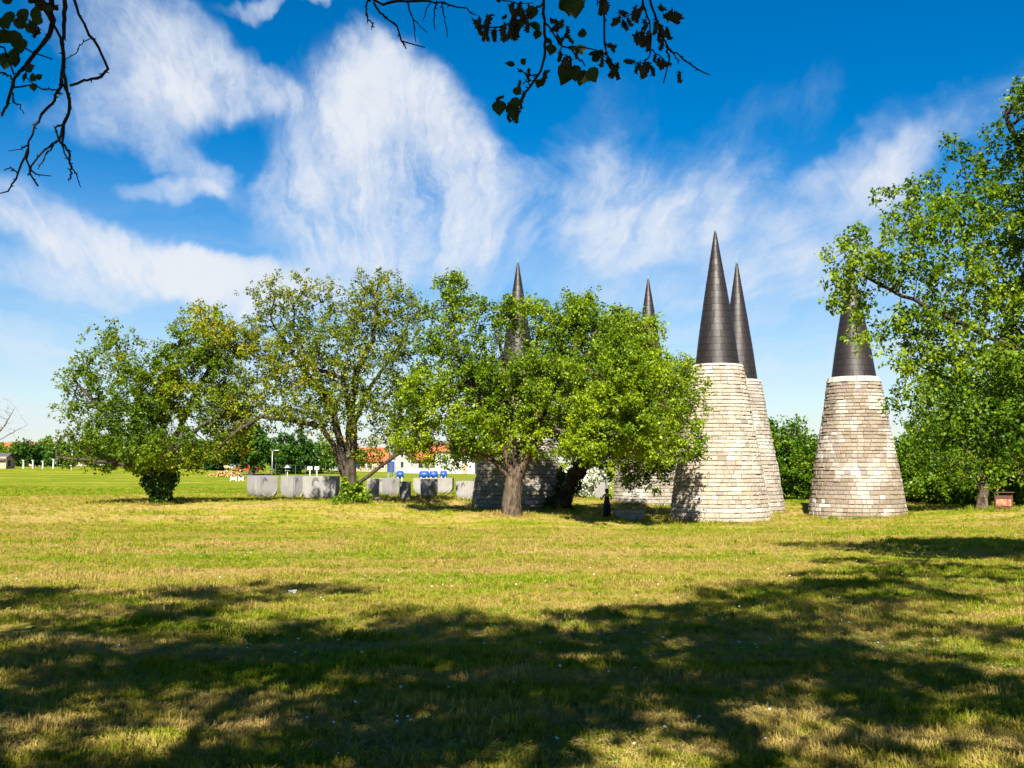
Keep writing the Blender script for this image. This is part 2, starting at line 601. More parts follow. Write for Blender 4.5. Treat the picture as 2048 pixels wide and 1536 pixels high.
M_ORANGE = plain('terracotta_roof', (0.42, 0.115, 0.045), 0.85, 0.35, 2.5)
M_WHITEW = plain('white_render', (0.48, 0.47, 0.45), 0.85, 0.08, 1.5)
M_PINK = plain('pink_render', (0.62, 0.36, 0.31), 0.85, 0.10, 1.5)
M_TAN = plain('tan_render', (0.50, 0.34, 0.22), 0.85, 0.15, 1.5)
M_GREYW = plain('pale_wall', (0.58, 0.57, 0.53), 0.9, 0.15, 1.0)
M_SLATE = plain('slate_roof', (0.075, 0.080, 0.090), 0.8, 0.25, 2)
M_GLASS = plain('window_glass', (0.035, 0.045, 0.055), 0.15, 0.1, 1)
M_WHITE = plain('white_paint', (0.72, 0.72, 0.70), 0.5, 0.05, 3)
M_BLUE = plain('blue_plastic', (0.010, 0.070, 0.36), 0.45, 0.15, 3)
M_STEEL = plain('galvanised_steel', (0.42, 0.43, 0.43), 0.45, 0.15, 6, 0.6)
M_RUST = plain('rusty_steel', (0.085, 0.032, 0.018), 0.8, 0.5, 9)
M_WOOD = plain('cut_wood', (0.52, 0.30, 0.12), 0.85, 0.35, 6)
M_REDCAR = plain('red_paint', (0.48, 0.060, 0.030), 0.3, 0.1, 3)
M_TYRE = plain('tyre_rubber', (0.02, 0.02, 0.02), 0.8, 0.2, 9)
M_SKIN = plain('skin', (0.42, 0.235, 0.165), 0.55, 0.08, 20)
M_BLACK = plain('black_cloth', (0.010, 0.010, 0.012), 0.85, 0.2, 20)
M_HAIR = plain('dark_hair', (0.014, 0.009, 0.007), 0.5, 0.2, 40)
M_POLE = plain('wire_green', (0.08, 0.16, 0.11), 0.6, 0.15, 6)


# ------------------------------------------------------------------ terrain
def vnoise(x, y, seed=0):
    x, y = np.asarray(x, float), np.asarray(y, float)
    xi, yi = np.floor(x).astype(np.int64), np.floor(y).astype(np.int64)
    xf, yf = x - xi, y - yi
    u, v = xf * xf * (3 - 2 * xf), yf * yf * (3 - 2 * yf)

    def h(a, b):
        n = (a * 374761393 + b * 668265263 + seed * 974711) & 0x7fffffff
        n = ((n ^ (n >> 13)) * 1274126177) & 0x7fffffff
        return ((n ^ (n >> 16)) & 0xffff) / 65535.0
    return (h(xi, yi) * (1 - u) + h(xi + 1, yi) * u) * (1 - v) + (h(xi, yi + 1) * (1 - u) + h(xi + 1, yi + 1) * u) * v


def terrain_fit():
    P = [(-14, -18, 0.05), (0, -18, 0), (14, -18, 0.0), (-9, 0, 0), (0, 0, 0), (9, 0, 0), (0, 6, -0.12), (-8, 6, -0.1), (8, 6, -0.1)]
    for x in (-14, -5, 5, 14):
        P.append((x, 14, -0.38))
        P.append((x * 1.3, 24, -0.70))
    P += [(-22, 36, -1.10), (-8, 36, -1.12), (8, 36, -1.12), (24, 36, -1.15)]
    for px, py, D in [(60, 1040, 53), (320, 1040, 55), (620, 1040, 55), (860, 1048, 54), (1025, 1058, 51), (1240, 1056, 53), (1440, 1052, 55),
                      (1720, 1044, 58), (1960, 1040, 58), (320, 1008, 62), (705, 1005, 62), (1025, 1030, 57), (1118, 1020, 66), (1018, 1023, 67),
                      (1215, 1037, 60), (1440, 1044, 60), (1500, 1027, 70), (1300, 1010, 78), (1717, 1036, 64), (2007, 1022, 62),
                      (100, 1000, 72), (520, 995, 78), (640, 1000, 76), (810, 1001, 72), (880, 992, 78), (930, 1000, 74), (1170, 1000, 80),
                      (1600, 1004, 84), (1900, 1003, 86), (0, 960, 120), (300, 960, 120), (560, 968, 110), (900, 968, 115), (1300, 985, 115),
                      (1700, 985, 115), (0, 934, 180), (300, 936, 180), (600, 945, 175), (900, 950, 175), (1300, 955, 180), (1800, 955, 180),
                      (-600, 1010, 65), (2600, 1020, 65), (-600, 940, 170), (2600, 950, 170)]:
        P.append(tuple(at(px, py, D)))
    P = np.array(P, float)
    X = P[:, :2] / 50.0
    n = len(P)
    d2 = ((X[:, None] - X[None]) ** 2).sum(-1)
    K = np.where(d2 > 0, d2 * np.log(np.maximum(d2, 1e-12)) * 0.5, 0.0) + np.eye(n) * 2e-4
    A = np.zeros((n + 3, n + 3))
    A[:n, :n] = K
    A[:n, n] = 1
    A[:n, n + 1:] = X
    A[n, :n] = 1
    A[n + 1:, :n] = X.T
    sol = np.linalg.solve(A, np.concatenate([P[:, 2], np.zeros(3)]))
    return X, sol


TX, TSOL = terrain_fit()


def ground_np(x, y):
    x, y = np.asarray(x, float), np.asarray(y, float)
    cx, cy = np.clip(x, -75, 75), np.clip(y, -20, 185)
    sh = cx.shape
    Q = np.stack([cx.ravel() / 50, cy.ravel() / 50], 1)
    out = np.zeros(len(Q))
    n = len(TX)
    for i in range(0, len(Q), 20000):
        q = Q[i:i + 20000]
        d2 = ((q[:, None] - TX[None]) ** 2).sum(-1)
        out[i:i + 20000] = (d2 * np.log(np.maximum(d2, 1e-12)) * 0.5) @ TSOL[:n] + TSOL[n] + q @ TSOL[n + 1:]
    z = out.reshape(sh)
    near = np.clip((90 - y) / 30, 0, 1)
    z = z + near * (0.10 * (vnoise(x * 0.35, y * 0.35, 1) - .5) + 0.06 * (vnoise(x * 1.1, y * 1.1, 2) - .5) + 0.035 * (vnoise(x * 3.3, y * 3.3, 3) - .5))
    return z


def ground(x, y):
    return float(ground_np(np.array([x]), np.array([y]))[0])


def gp(px, D):
    """Point on the ground in photo column px at distance D."""
    x = at(px, 1000, D).x
    return Vector((x, D, ground(x, D)))


def build_ground():
    def axis(lo, hi, step, far_lo, far_hi):
        a = list(np.arange(lo, hi + 1e-6, step))
        s, v = step, a[-1]
        while v < far_hi:
            s *= 1.22
            v += s
            a.append(v)
        s, v = step, a[0]
        pre = []
        while v > far_lo:
            s *= 1.22
            v -= s
            pre.append(v)
        return np.array(pre[::-1] + a)
    xs = axis(-34, 34, 0.42, -3500, 3500)
    ya = np.arange(-6, 30, 0.30)
    yb = np.arange(30, 100, 0.55)
    yc = axis(100, 101, 1.0, 99.5, 5000)
    yc = yc[yc >= 100]
    yd = -6 - np.cumsum(0.4 * 1.35 ** np.arange(1, 26))
    ys = np.unique(np.concatenate([yd, ya, yb, yc]))
    gx, gy = np.meshgrid(xs, ys)
    gz = ground_np(gx, gy)
    V = np.stack([gx.ravel(), gy.ravel(), gz.ravel()], 1)
    nx, ny = len(xs), len(ys)
    i = np.arange(nx * ny).reshape(ny, nx)
    Fq = np.stack([i[:-1, :-1].ravel(), i[:-1, 1:].ravel(), i[1:, 1:].ravel(), i[1:, :-1].ravel()], 1)
    o = np_mesh('ground', V, Fq, M_TURF, smooth=True)
    tag(o, 'mown lawn with dry straw patches sloping down towards the towers', None, None, 'structure')
    return o


build_ground()


# ------------------------------------------------------------------ the five stone towers
rng = np.random.default_rng(11)


def lerp_prof(prof, z):
    for (z0, r0), (z1, r1) in zip(prof, prof[1:]):
        if z <= z1:
            return r0 + (r1 - r0) * (z - z0) / (z1 - z0)
    return prof[-1][1]


def stone_mesh_data(R0, R1, z0, z1, a0, a1, out, rg, gap=0.009):
    """One stone of a round course: 12 vertices, nine quads."""
    g = gap / max(R0, 0.5)
    a0, a1 = a0 + g * .55, a1 - g * .55
    z0, z1 = z0 + gap, z1 - gap
    am = 0.5 * (a0 + a1)
    bev = 0.020 + 0.012 * rg.random()
    da = (bev + 0.01) / max(R0, .5)
    V = []
    for rad_off, aa, zz in ((-0.26, 0, 0), (out - bev, 0, 0), (out, da, bev + 0.01)):
        for a, z, Rr in ((a0 + aa, z0 + zz, R0), (a1 - aa, z0 + zz, R0), (a1 - aa, z1 - zz, R1), (a0 + aa, z1 - zz, R1)):
            r = Rr + rad_off + (rg.uniform(-.018, .018) if rad_off == out else 0)
            V.append((r * math.cos(a), r * math.sin(a), z))
    Fs = [(8, 9, 10, 11)]
    for k in range(4):
        k2 = (k + 1) % 4
        Fs.append((4 + k, 4 + k2, 8 + k2, 8 + k))
        Fs.append((k, k2, 4 + k2, 4 + k))
    return V, Fs


def set_tint(me, cols):
    a = me.attributes.new('stone_tint', 'FLOAT_COLOR', 'FACE')
    cols = np.array(cols, np.float32)
    cols[:, :3] *= ALB
    a.data.foreach_set('color', cols.ravel())


def make_tower(label, px, D, base_y, neck_y, tip_y, base_hw, top_hw, spire_hw, seed, tone, n_single=300):
    rg = np.random.default_rng(seed)
    ppm = F / D
    x = at(px, 1000, D).x
    zb = ground(x, D) - 0.12
    zbase_seen = at(px, base_y, D).z
    Hs = at(px, neck_y, D).z - zb
    Ht = at(px, tip_y, D).z - zb
    rb, rt, rs = base_hw / ppm, top_hw / ppm, spire_hw / ppm
    rb += rb * 0.012
    root = empty('stone_tower', (x, D, zb), 0, label, 'stone tower', 'stone towers with pointed copper spires')
    view_a = math.atan2(-D, -x)                                  # direction from the tower to the camera
    prof = [(0, rb), (Hs * 0.33, rb + (rt - rb) * 0.30), (Hs * 0.66, rb + (rt - rb) * 0.67), (Hs, rt)]
    # courses
    zs = [0.0]
    while zs[-1] < Hs - 0.42:
        f = zs[-1] / Hs
        h = rg.uniform(0.22, 0.315) * (1 - 0.18 * f)
        zs.append(zs[-1] + h)
    zs.append(Hs)
    stones = []
    for ci, (z0, z1) in enumerate(zip(zs, zs[1:])):
        top = ci == len(zs) - 2
        R0, R1 = lerp_prof(prof, z0), lerp_prof(prof, z1)
        if top:
            R1 = R0 - 0.12
        Rm = 0.5 * (R0 + R1)
        start = a = rg.uniform(0, 6.28)
        end = a + 2 * math.pi
        cuts = [a]
        while end - cuts[-1] > 0.72 / Rm:
            cuts.append(cuts[-1] + rg.choice([0.26, 0.36, 0.42, 0.50, 0.62], p=[.12, .3, .3, .2, .08]) * (1.25 if top else 1) / Rm)
        cuts.append(end)
        band = rg.uniform(-0.09, 0.09)
        for a0, a1 in zip(cuts, cuts[1:]):
            am = 0.5 * (a0 + a1)
            rel = (am - view_a + math.pi) % (2 * math.pi) - math.pi
            # pale patches of cleaned or newer stone
            u, v = rel * 1.3, (z0 / Hs) * 4.2
            nz = float(vnoise(u * 1.5 + seed * 7.3, v * 1.5, seed)) * 0.6 + float(vnoise(u * 4 + 3, v * 4 + seed, seed + 5)) * 0.4
            pale = tone['pale'] - 0.5 + nz
            br = rg.normal(0, 0.09) + band
            base = np.array(tone['base'])
            wht = np.array((0.54, 0.50, 0.445))
            tan = np.array(tone['tan'])
            c = base * (1 + br)
            if rg.random() < 0.22:
                c = c * 0.35 + tan * 0.65
            if rg.random() < 0.10:
                c = c * 0.5 + np.array((0.24, 0.20, 0.19)) * 0.5
            wf = np.clip((pale - 0.46) * 3.4, 0, 1) * rg.uniform(.35, 1.1)
            c = c * (1 - min(wf, 1)) + wht * min(wf, 1)
            if rg.random() < 0.03:
                c = wht
            grime = float(vnoise(rel * 2.6 + seed, z0 * 0.9, seed + 9))
            c = c * (1.10 - 0.30 * max(0.0, grime - .35))
            if top or (tone.get('band') and 3 <= ci <= 3 and abs(rel) < 1.5):
                c = wht * (0.80 + 0.12 * rg.random())
            stones.append((abs(rel), V_F(R0, R1, z0, z1, a0, a1, rg, top), np.clip(c, 0.05, 0.85)))
    stones.sort(key=lambda s: s[0])
    for rel, (V, Fs), c in stones[:n_single]:
        o = mesh_obj('stone', V, Fs, M_STONE, root)
        set_tint(o.data, [(*c, 1)] * len(Fs))
    rest = MB()
    cols = []
    for rel, (V, Fs), c in stones[n_single:]:
        rest.add(V, Fs)
        cols += [(*c, 1)] * len(Fs)
    if rest.v:
        o = rest.build('stonework', M_STONE, root)
        set_tint(o.data, cols)
        o['kind'] = 'stuff'
    core = MB().lathe([(r - 0.045, z) for z, r in prof[:-1]] + [(rt - 0.10, Hs - 0.16), (rt - 0.22, Hs - 0.03)], 48)
    core.build('core', M_MORTAR, root, True)
    # ---- spire: a cone of overlapping copper sheets
    L = Ht - Hs
    spf = [(0, 1.0), (0.22, 0.815), (0.51, 0.525), (0.80, 0.215), (0.955, 0.045), (1.0, 0.006)]

    def sr(f):
        return rs * lerp_prof(spf, f)
    core = MB().lathe([(sr(f) - 0.012 if f < .9 else sr(f), f * L) for f in np.linspace(0, 0.956, 22)], 40)
    sp = core.build('spire', M_SEAM, root, True, (0, 0, Hs - 0.03))
    needle = MB().lathe([(sr(0.945) + 0.012, L * 0.945), (sr(0.97) + .006, L * 0.97), (0.012, L * 0.999)], 10)
    needle.build('needle', M_VERDI, sp, True)
    rows = 20
    back = MB()
    bsheet = []
    for r in range(rows):
        f0, f1 = 0.945 * r / rows, 0.945 * (r + 1) / rows
        r0, r1 = sr(f0), sr(f1)
        n = max(5, int(round(2 * math.pi * (r0 + r1) / 2 / 0.62)))
        off = rg.uniform(0, 6.28)
        for k in range(n):
            a0, a1 = off + 2 * math.pi * k / n, off + 2 * math.pi * (k + 1) / n
            am = (a0 + a1) / 2
            rel = (am - view_a + math.pi) % (2 * math.pi) - math.pi
            seg = max(2, min(5, int(math.ceil((a1 - a0) / 0.16))))
            gz = 0.008
            ga = 0.010 / max(0.5 * (r0 + r1), 0.06)
            ga = min(ga, (a1 - a0) * 0.12)
            V, Fs = [], []
            tip = r >= rows - 2
            for j in range(seg + 1):
                a = a0 + ga + (a1 - a0 - 2 * ga) * j / seg
                c, s = math.cos(a), math.sin(a)
                bul = rg.uniform(-0.003, 0.003)
                V += [((r0 + 0.007 + bul) * c, (r0 + 0.007 + bul) * s, f0 * L + gz), ((r1 + 0.004 + bul) * c, (r1 + 0.004 + bul) * s, f1 * L - gz)]
            for j in range(seg):
                b = j * 2
                Fs += [(b, b + 2, b + 3, b + 1)]
            sh = rg.random()
            if abs(rel) < 1.75:
                o = mesh_obj('copper_sheet', V, Fs, M_COPPER, sp, True)
                at_ = o.data.attributes.new('sheet', 'FLOAT', 'FACE')
                at_.data.foreach_set('value', [sh] * len(Fs))
            else:
                back.add(V, Fs)
                bsheet += [sh] * len(Fs)
    o = back.build('copper_cladding', M_COPPER, sp, True)
    at_ = o.data.attributes.new('sheet', 'FLOAT', 'FACE')
    at_.data.foreach_set('value', bsheet)
    o['kind'] = 'stuff'
    return root


def V_F(R0, R1, z0, z1, a0, a1, rg, top):
    return stone_mesh_data(R0, R1, z0, z1, a0, a1, rg.uniform(-0.018, 0.045) + (0.02 if top else 0), rg)


CREAM = dict(base=(0.405, 0.343, 0.272), tan=(0.42, 0.340, 0.250), pale=0.40, band=True)
CREAM2 = dict(base=(0.375, 0.325, 0.270), tan=(0.36, 0.295, 0.22), pale=0.44)
BROWN = dict(base=(0.280, 0.226, 0.168), tan=(0.215, 0.165, 0.12), pale=0.44)
GREY = dict(base=(0.30, 0.27, 0.215), tan=(0.25, 0.20, 0.13), pale=0.38)
make_tower('nearest and tallest cream stone tower right of the trees, its spire highest in the sky', 1439, 61, 1046, 730, 450, 99, 51, 43.5, 3, CREAM)
make_tower('stone tower half hidden directly behind the tallest one, with its spire showing to the right', 1482, 72, 1027, 760, 515, 85, 43, 36.5, 4, CREAM2)
make_tower('brownish stone tower standing alone on the right, spire tip veiled by overhanging leaves', 1714, 65, 1036, 755, 508, 94, 50, 43, 6, BROWN)
make_tower('stone tower behind the stone bench, only the upper spire and lower wall clear of leaves', 1301, 79, 1008, 768, 548, 76, 40, 33.5, 8, GREY)
make_tower('stone tower behind the big bright green mulberry, spire rising from its crown', 1036, 69, 1023, 745, 515, 93, 48, 35, 9, GREY)


# ------------------------------------------------------------------ trees
def grow(starts, blobs, n_attr, step, seed, trop=(0, 0, 0.05), jitter=0.28, iters=90, kill=1.15, reach=1e9):
    """Space colonisation. starts: list of polylines, the first the trunk, later ones begin near an existing node."""
    rg = np.random.default_rng(seed)
    pos_, par = [], []
    for li, pl in enumerate(starts):
        pl = [np.array(p, float) for p in pl]
        if li == 0:
            pos_.append(pl[0])
            par.append(-1)
            last = 0
        else:
            d = [np.sum((pl[0] - q) ** 2) for q in pos_]
            last = int(np.argmin(d))
        for a, b in zip(pl, pl[1:]):
            n = max(1, int(round(np.linalg.norm(b - a) / step)))
            for k in range(1, n + 1):
                q = a + (b - a) * k / n + rg.normal(0, 0.05 * step, 3)
                pos_.append(q)
                par.append(last)
                last = len(pos_) - 1
    vol = np.array([b[1][0] * b[1][1] * b[1][2] * (b[2] if len(b) > 2 else 1) for b in blobs])
    cnt = np.maximum(6, (n_attr * vol / vol.sum())).astype(int)
    A = []
    for b, c in zip(blobs, cnt):
        u = rg.normal(size=(c, 3))
        u /= np.linalg.norm(u, axis=1)[:, None]
        u *= (rg.random(c) ** (1 / 2.2))[:, None]
        A.append(np.array(b[0]) + u * np.array(b[1]))
    A = np.concatenate(A)
    cap = 30000
    P = np.zeros((cap, 3))
    n = len(pos_)
    P[:n] = np.array(pos_)
    par = list(par)
    nd = np.full(len(A), 1e18)
    ni = np.zeros(len(A), int)

    def upd(i0, i1):
        nonlocal nd, ni
        for s in range(i0, i1, 400):
            e = min(i1, s + 400)
            d = ((A[:, None] - P[None, s:e]) ** 2).sum(-1)
            j = d.argmin(1)
            dm = d[np.arange(len(A)), j]
            m = dm < nd
            nd[m] = dm[m]
            ni[m] = j[m] + s
    upd(0, n)
    T = np.array(trop)
    for it in range(iters):
        keep = nd > (kill * step) ** 2
        A, nd, ni = A[keep], nd[keep], ni[keep]
        if len(A) == 0 or n > cap - 3000:
            break
        act, inv = np.unique(ni, return_inverse=True)
        dv = A - P[ni]
        dv /= np.linalg.norm(dv, axis=1)[:, None] + 1e-9
        acc = np.zeros((len(act), 3))
        np.add.at(acc, inv, dv)
        acc /= np.linalg.norm(acc, axis=1)[:, None] + 1e-9
        acc += rg.normal(0, jitter, acc.shape) + T
        acc /= np.linalg.norm(acc, axis=1)[:, None] + 1e-9
        newp = P[act] + acc * step
        m = len(newp)
        P[n:n + m] = newp
        par += list(act)
        upd(n, n + m)
        n += m
    return P[:n].copy(), np.array(par)


def radii(P, par, r_tip, r_base):
    n = len(P)
    tips = np.zeros(n)
    has = np.zeros(n, bool)
    has[par[par >= 0]] = True
    tips[~has] = 1
    for i in range(n - 1, 0, -1):
        tips[par[i]] += tips[i]
    e = math.log(max(tips[0], 2)) / math.log(r_base / r_tip)
    return r_tip * tips ** (1 / e), ~has


def branch_mesh(name, P, par, rad, mat, parent, flare=1.5, min_r=0.0, seed=0, rough=0.12):
    rg = np.random.default_rng(seed)
    n = len(P)
    kids = [[] for _ in range(n)]
    for i in range(1, n):
        kids[par[i]].append(i)
    V, Fs = [], []
    stack = [(0, [])]
    z0 = P[0][2]
    while stack:
        i, pre = stack.pop()
        chain = list(pre) + [i]
        while kids[chain[-1]]:
            ks = sorted(kids[chain[-1]], key=lambda k: -rad[k])
            for k in ks[1:]:
                if rad[k] >= min_r:
                    stack.append((k, [chain[-1]]))
            chain.append(ks[0])
        if len(chain) < 2:
            continue
        rr = [rad[c] for c in chain]
        if pre:
            rr[0] = min(rad[chain[0]], rad[chain[1]] * 1.25)
        sides = 14 if rr[0] > 0.25 else (8 if rr[0] > 0.1 else (5 if rr[0] > 0.03 else 3))
        up = None
        base = len(V)
        ph = rg.uniform(0, 6.28, 3)
        for j, c in enumerate(chain):
            p = P[c]
            d = P[chain[min(j + 1, len(chain) - 1)]] - P[chain[max(j - 1, 0)]]
            d = d / (np.linalg.norm(d) + 1e-9)
            if up is None:
                up = np.array((1.0, 0, 0)) if abs(d[0]) < 0.9 else np.array((0, 1.0, 0))
            a = up - d * up.dot(d)
            a /= np.linalg.norm(a) + 1e-9
            up = a
            b = np.cross(d, a)
            r = rr[j]
            if j == len(chain) - 1:
                r *= 0.5
            fl = 1.0
            if not pre and flare > 1:
                fl = 1 + (flare - 1) * math.exp(-(p[2] - z0) / 0.45)
            for k in range(sides):
                th = 2 * math.pi * k / sides
                q = 1.0
                if sides >= 8:
                    q = 1 + rough * math.sin(3 * th + ph[0] + j * .15) + rough * 0.7 * math.sin(5 * th + ph[1] - j * .2) + (fl - 1) * (1 + 0.6 * math.sin(4 * th + ph[2])) + rg.uniform(-.04, .04)
                V.append(p + (a * math.cos(th) + b * math.sin(th)) * r * q)
        for j in range(len(chain) - 1):
            for k in range(sides):
                k2 = (k + 1) % sides
                Fs.append((base + j * sides + k, base + j * sides + k2, base + (j + 1) * sides + k2, base + (j + 1) * sides + k))
    o = np_mesh(name, np.array(V), np.array(Fs), mat, parent, True)
    return o


def leaves(name, C, L, W, mat, parent, seed, tint, up=0.5, droop=0.3, var=0.35, fold=0.22):
    rg = np.random.default_rng(seed)
    N = len(C)
    nrm = rg.normal(size=(N, 3)) + np.array((0, 0, up * 1.6))
    nrm /= np.linalg.norm(nrm, axis=1)[:, None]
    d = rg.normal(size=(N, 3)) + np.array((0, 0, -droop * 1.6))
    d -= nrm * (d * nrm).sum(1)[:, None]
    d /= np.linalg.norm(d, axis=1)[:, None] + 1e-9
    s = np.cross(nrm, d)
    k = (1 + var * rg.uniform(-1, 1, N))[:, None]
    l, w = L * k, W * k
    V = np.empty((N, 4, 3))
    V[:, 0] = C
    V[:, 1] = C + d * l * .45 + s * w * .5 + nrm * w * fold
    V[:, 2] = C + d * l - nrm * l * 0.08
    V[:, 3] = C + d * l * .45 - s * w * .5 + nrm * w * fold
    Fq = np.arange(N * 4).reshape(N, 4)
    t = np.repeat(np.clip(tint, 0, 1), 4)
    return np_mesh(name, V.reshape(-1, 3), Fq, mat, parent, False, {'tint': ('POINT', t)})


def foliage_points(P, rad, tips, n_leaf, r_max, spread, per, seed, keep=None):
    """Leaves in shoots round the thin twigs; returns positions and a slow tint."""
    rg = np.random.default_rng(seed)
    idx = np.where(rad < r_max)[0]
    wgt = np.where(tips[idx], 3.0, 1.0)
    if keep is not None:
        wgt = wgt * keep(P[idx])
    wgt = wgt / wgt.sum()
    ns = max(1, n_leaf // per)
    sh = P[rg.choice(idx, ns, p=wgt)] + rg.normal(0, spread, (ns, 3))
    C = np.repeat(sh, per, 0) + rg.normal(0, spread * 0.42, (ns * per, 3))
    clump = vnoise(sh[:, 0] * 0.55 + sh[:, 1] * 0.35, sh[:, 2] * 0.6 + sh[:, 1] * 0.2, seed)
    t = np.repeat(clump * 0.55 + rg.random(ns) * 0.45, per) + rg.normal(0, 0.13, ns * per)
    return C, t


def px_blobs(D, lst, z_depth=0.9, seed=0, jit=0.25):
    """Ellipsoids given in photo pixels at distance D -> world (centre, radii, weight)."""
    rg = np.random.default_rng(seed)
    out = []
    for b in lst:
        px, py, rx, ry = b[:4]
        w = b[4] if len(b) > 4 else 1.0
        dy = b[5] if len(b) > 5 else rg.uniform(-jit, jit) * rx * D / F
        c = at(px, py, D)
        out.append(((c.x, c.y + dy, c.z), (rx * D / F, max(rx, ry) * z_depth * D / F, ry * D / F), w))
    return out


def ivy_points(base, top, r0, r1, n, seed):
    rg = np.random.default_rng(seed)
    h = rg.random(n) ** 1.1
    a = rg.uniform(0, 6.28, n)
    r = (r0 + (r1 - r0) * h) * rg.uniform(0.75, 1.15, n) * (0.35 + 1.1 * vnoise(a * 1.3, h * 3.5, seed))
    h = h * (0.55 + 0.6 * vnoise(a * 1.7 + 9, a * 0 + 2, seed))
    b, t = np.array(base), np.array(top)
    C = b + (t - b) * h[:, None]
    C[:, 0] += r * np.cos(a)
    C[:, 1] += r * np.sin(a)
    return C


def polypx(D, pts, dy=0.0):
    """Polyline of (px, py[, depth offset]) at distance D."""
    out = []
    for p in pts:
        q = at(p[0], p[1], D)
        off = p[2] if len(p) > 2 else 0.0
        out.append((q.x, q.y + off + dy, q.z))
    return out


def make_tree(name, label, cat, base, starts, blobs, lmat, bmat, n_attr, step, n_leaf, r_base, r_tip, L, W, seed, per=7, spread=0.22,
              r_leaf=None, up=0.5, droop=0.3, tint_fn=None, keep=None, group=None, flare=1.5, trop=(0, 0, .05), kill=1.15, min_r=0.0, cull=None, rough=0.12):
    root = empty(name, base, 0, label, cat, group)
    off = np.array(base)
    P, par = grow(starts, blobs, n_attr, step, seed, trop, kill=kill)
    rad, tips = radii(P, par, r_tip, r_base)
    Pl = P - off
    branch_mesh('trunk', Pl, par, rad, bmat, root, flare, min_r, seed, rough)
    if n_leaf:
        C, t = foliage_points(P, rad, tips, n_leaf, r_leaf or r_tip * 3.2, spread, per, seed + 1, keep)
        if cull is not None:
            m = cull(C)
            C, t = C[m], t[m]
        if tint_fn is not None:
            t = tint_fn(C, t)
        leaves('crown', C - off, L, W, lmat, root, seed + 2, t, up, droop)
    return root, P, rad


# ---- T1: left mulberry with ivy round its foot
b1 = gp(320, 62)
T1D = 62
st = [[tuple(b1 - Vector((0, 0, .15)))] + polypx(T1D, [(322, 960), (326, 925)]),
      polypx(T1D, [(322, 940), (290, 900), (240, 850, -1), (200, 800, -1.2), (160, 760, -1)]),
      polypx(T1D, [(324, 930), (300, 850, .8), (262, 760, 1), (225, 690, 1), (200, 660, 1)]),
      polypx(T1D, [(325, 925), (325, 830), (335, 740), (372, 660)]),
      polypx(T1D, [(330, 940), (370, 890, -1), (420, 850, -1.2), (470, 820, -1)]),
      polypx(T1D, [(327, 925), (360, 820, 1.4), (410, 720, 1.6), (440, 660, 1.5)]),
      polypx(T1D, [(322, 950), (270, 930, -1.3), (200, 920, -2), (140, 915, -2)])]
bl = px_blobs(T1D, [(185, 790, 80, 90, .7), (195, 690, 45, 45, .5), (255, 690, 60, 50, .6), (400, 660, 75, 62, 1.2), (445, 700, 75, 75, 1.3), (330, 770, 110, 80, 1.0),
                    (440, 790, 75, 85, 1.2), (250, 850, 110, 70, .9), (170, 890, 75, 50, .8), (330, 890, 120, 55, 1.2), (420, 880, 75, 55, 1.0), (225, 915, 90, 32, 0.9)], 0.85, 1)


def tint1(C, t):
    x = (C[:, 0] / C[:, 1] * F + 1024)
    return t * 0.70 + np.clip((x - 300) / 140, 0, 1) * 0.36 * vnoise(C[:, 0] * .5, C[:, 2] * .5, 3) * 2 + 0.02


T1, P1, r1 = make_tree('mulberry_tree', 'leafy mulberry furthest left on the lawn, thick ivy hiding its foot', 'tree', b1, st, bl, L_MID, M_BARK_D, 3200, 0.42, 56000, 0.42, 0.014,
                   0.15, 0.12, 21, 9, 0.20, 0.05, tint_fn=tint1, group='mulberry trees round the towers',
                   keep=lambda p: np.clip(-.15 + 1.7 * vnoise(p[:, 0] * .7, p[:, 2] * .7 + p[:, 1] * .3, 4), .08, 1.1) * np.where(p[:, 0] / p[:, 1] * F + 1024 < 270, .5, 1))
C = ivy_points((0, 0, 0.1), (0.1, 0, 2.7), 0.60, 0.95, 4200, 31)
leaves('ivy', C, 0.17, 0.14, L_IVY, T1, 32, np.random.default_rng(5).random(len(C)), 0.2, 0.6)

# ---- T2: tall thin olive tree with arching limb
b2 = gp(705, 62)
T2D = 62
st = [[tuple(b2 - Vector((0, 0, .15)))] + polypx(T2D, [(702, 975), (698, 950)]),
      polypx(T2D, [(690, 960), (672, 900), (645, 855), (590, 842, -.6), (530, 836, -1), (480, 865, -1.2), (440, 905, -1.2), (405, 935, -1)]),
      polypx(T2D, [(715, 968), (745, 945), (790, 912, -.4), (830, 890, -.6), (870, 860, -.6)]),
      polypx(T2D, [(696, 955), (676, 880, .6), (655, 800, 1), (610, 720, 1.2), (570, 640, 1.2)]),
      polypx(T2D, [(700, 955), (704, 880), (705, 800), (715, 740), (745, 680), (755, 600)]),
      polypx(T2D, [(704, 850), (690, 760, -1), (650, 745, -1.3), (590, 735, -1.5)]),
      polypx(T2D, [(703, 860), (735, 770, 1.2), (790, 690, 1.6), (815, 630, 1.6)]),
      polypx(T2D, [(660, 815), (635, 780, .5), (545, 650, .4)])]
bl = px_blobs(T2D, [(570, 620, 75, 80), (640, 610, 55, 65), (520, 640, 40, 35, .8), (530, 700, 60, 60), (760, 610, 85, 72, 1.3), (710, 650, 70, 60), (815, 650, 45, 80), (640, 720, 120, 80), (760, 730, 90, 80),
                    (560, 770, 90, 60), (480, 810, 70, 60), (660, 810, 130, 60, .6), (800, 790, 60, 90), (820, 860, 60, 50), (450, 870, 50, 45, .8), (600, 830, 90, 35, .5), (760, 880, 70, 45, 1.2), (735, 915, 50, 22, .8), (520, 860, 45, 22, .4)], 0.8, 2)
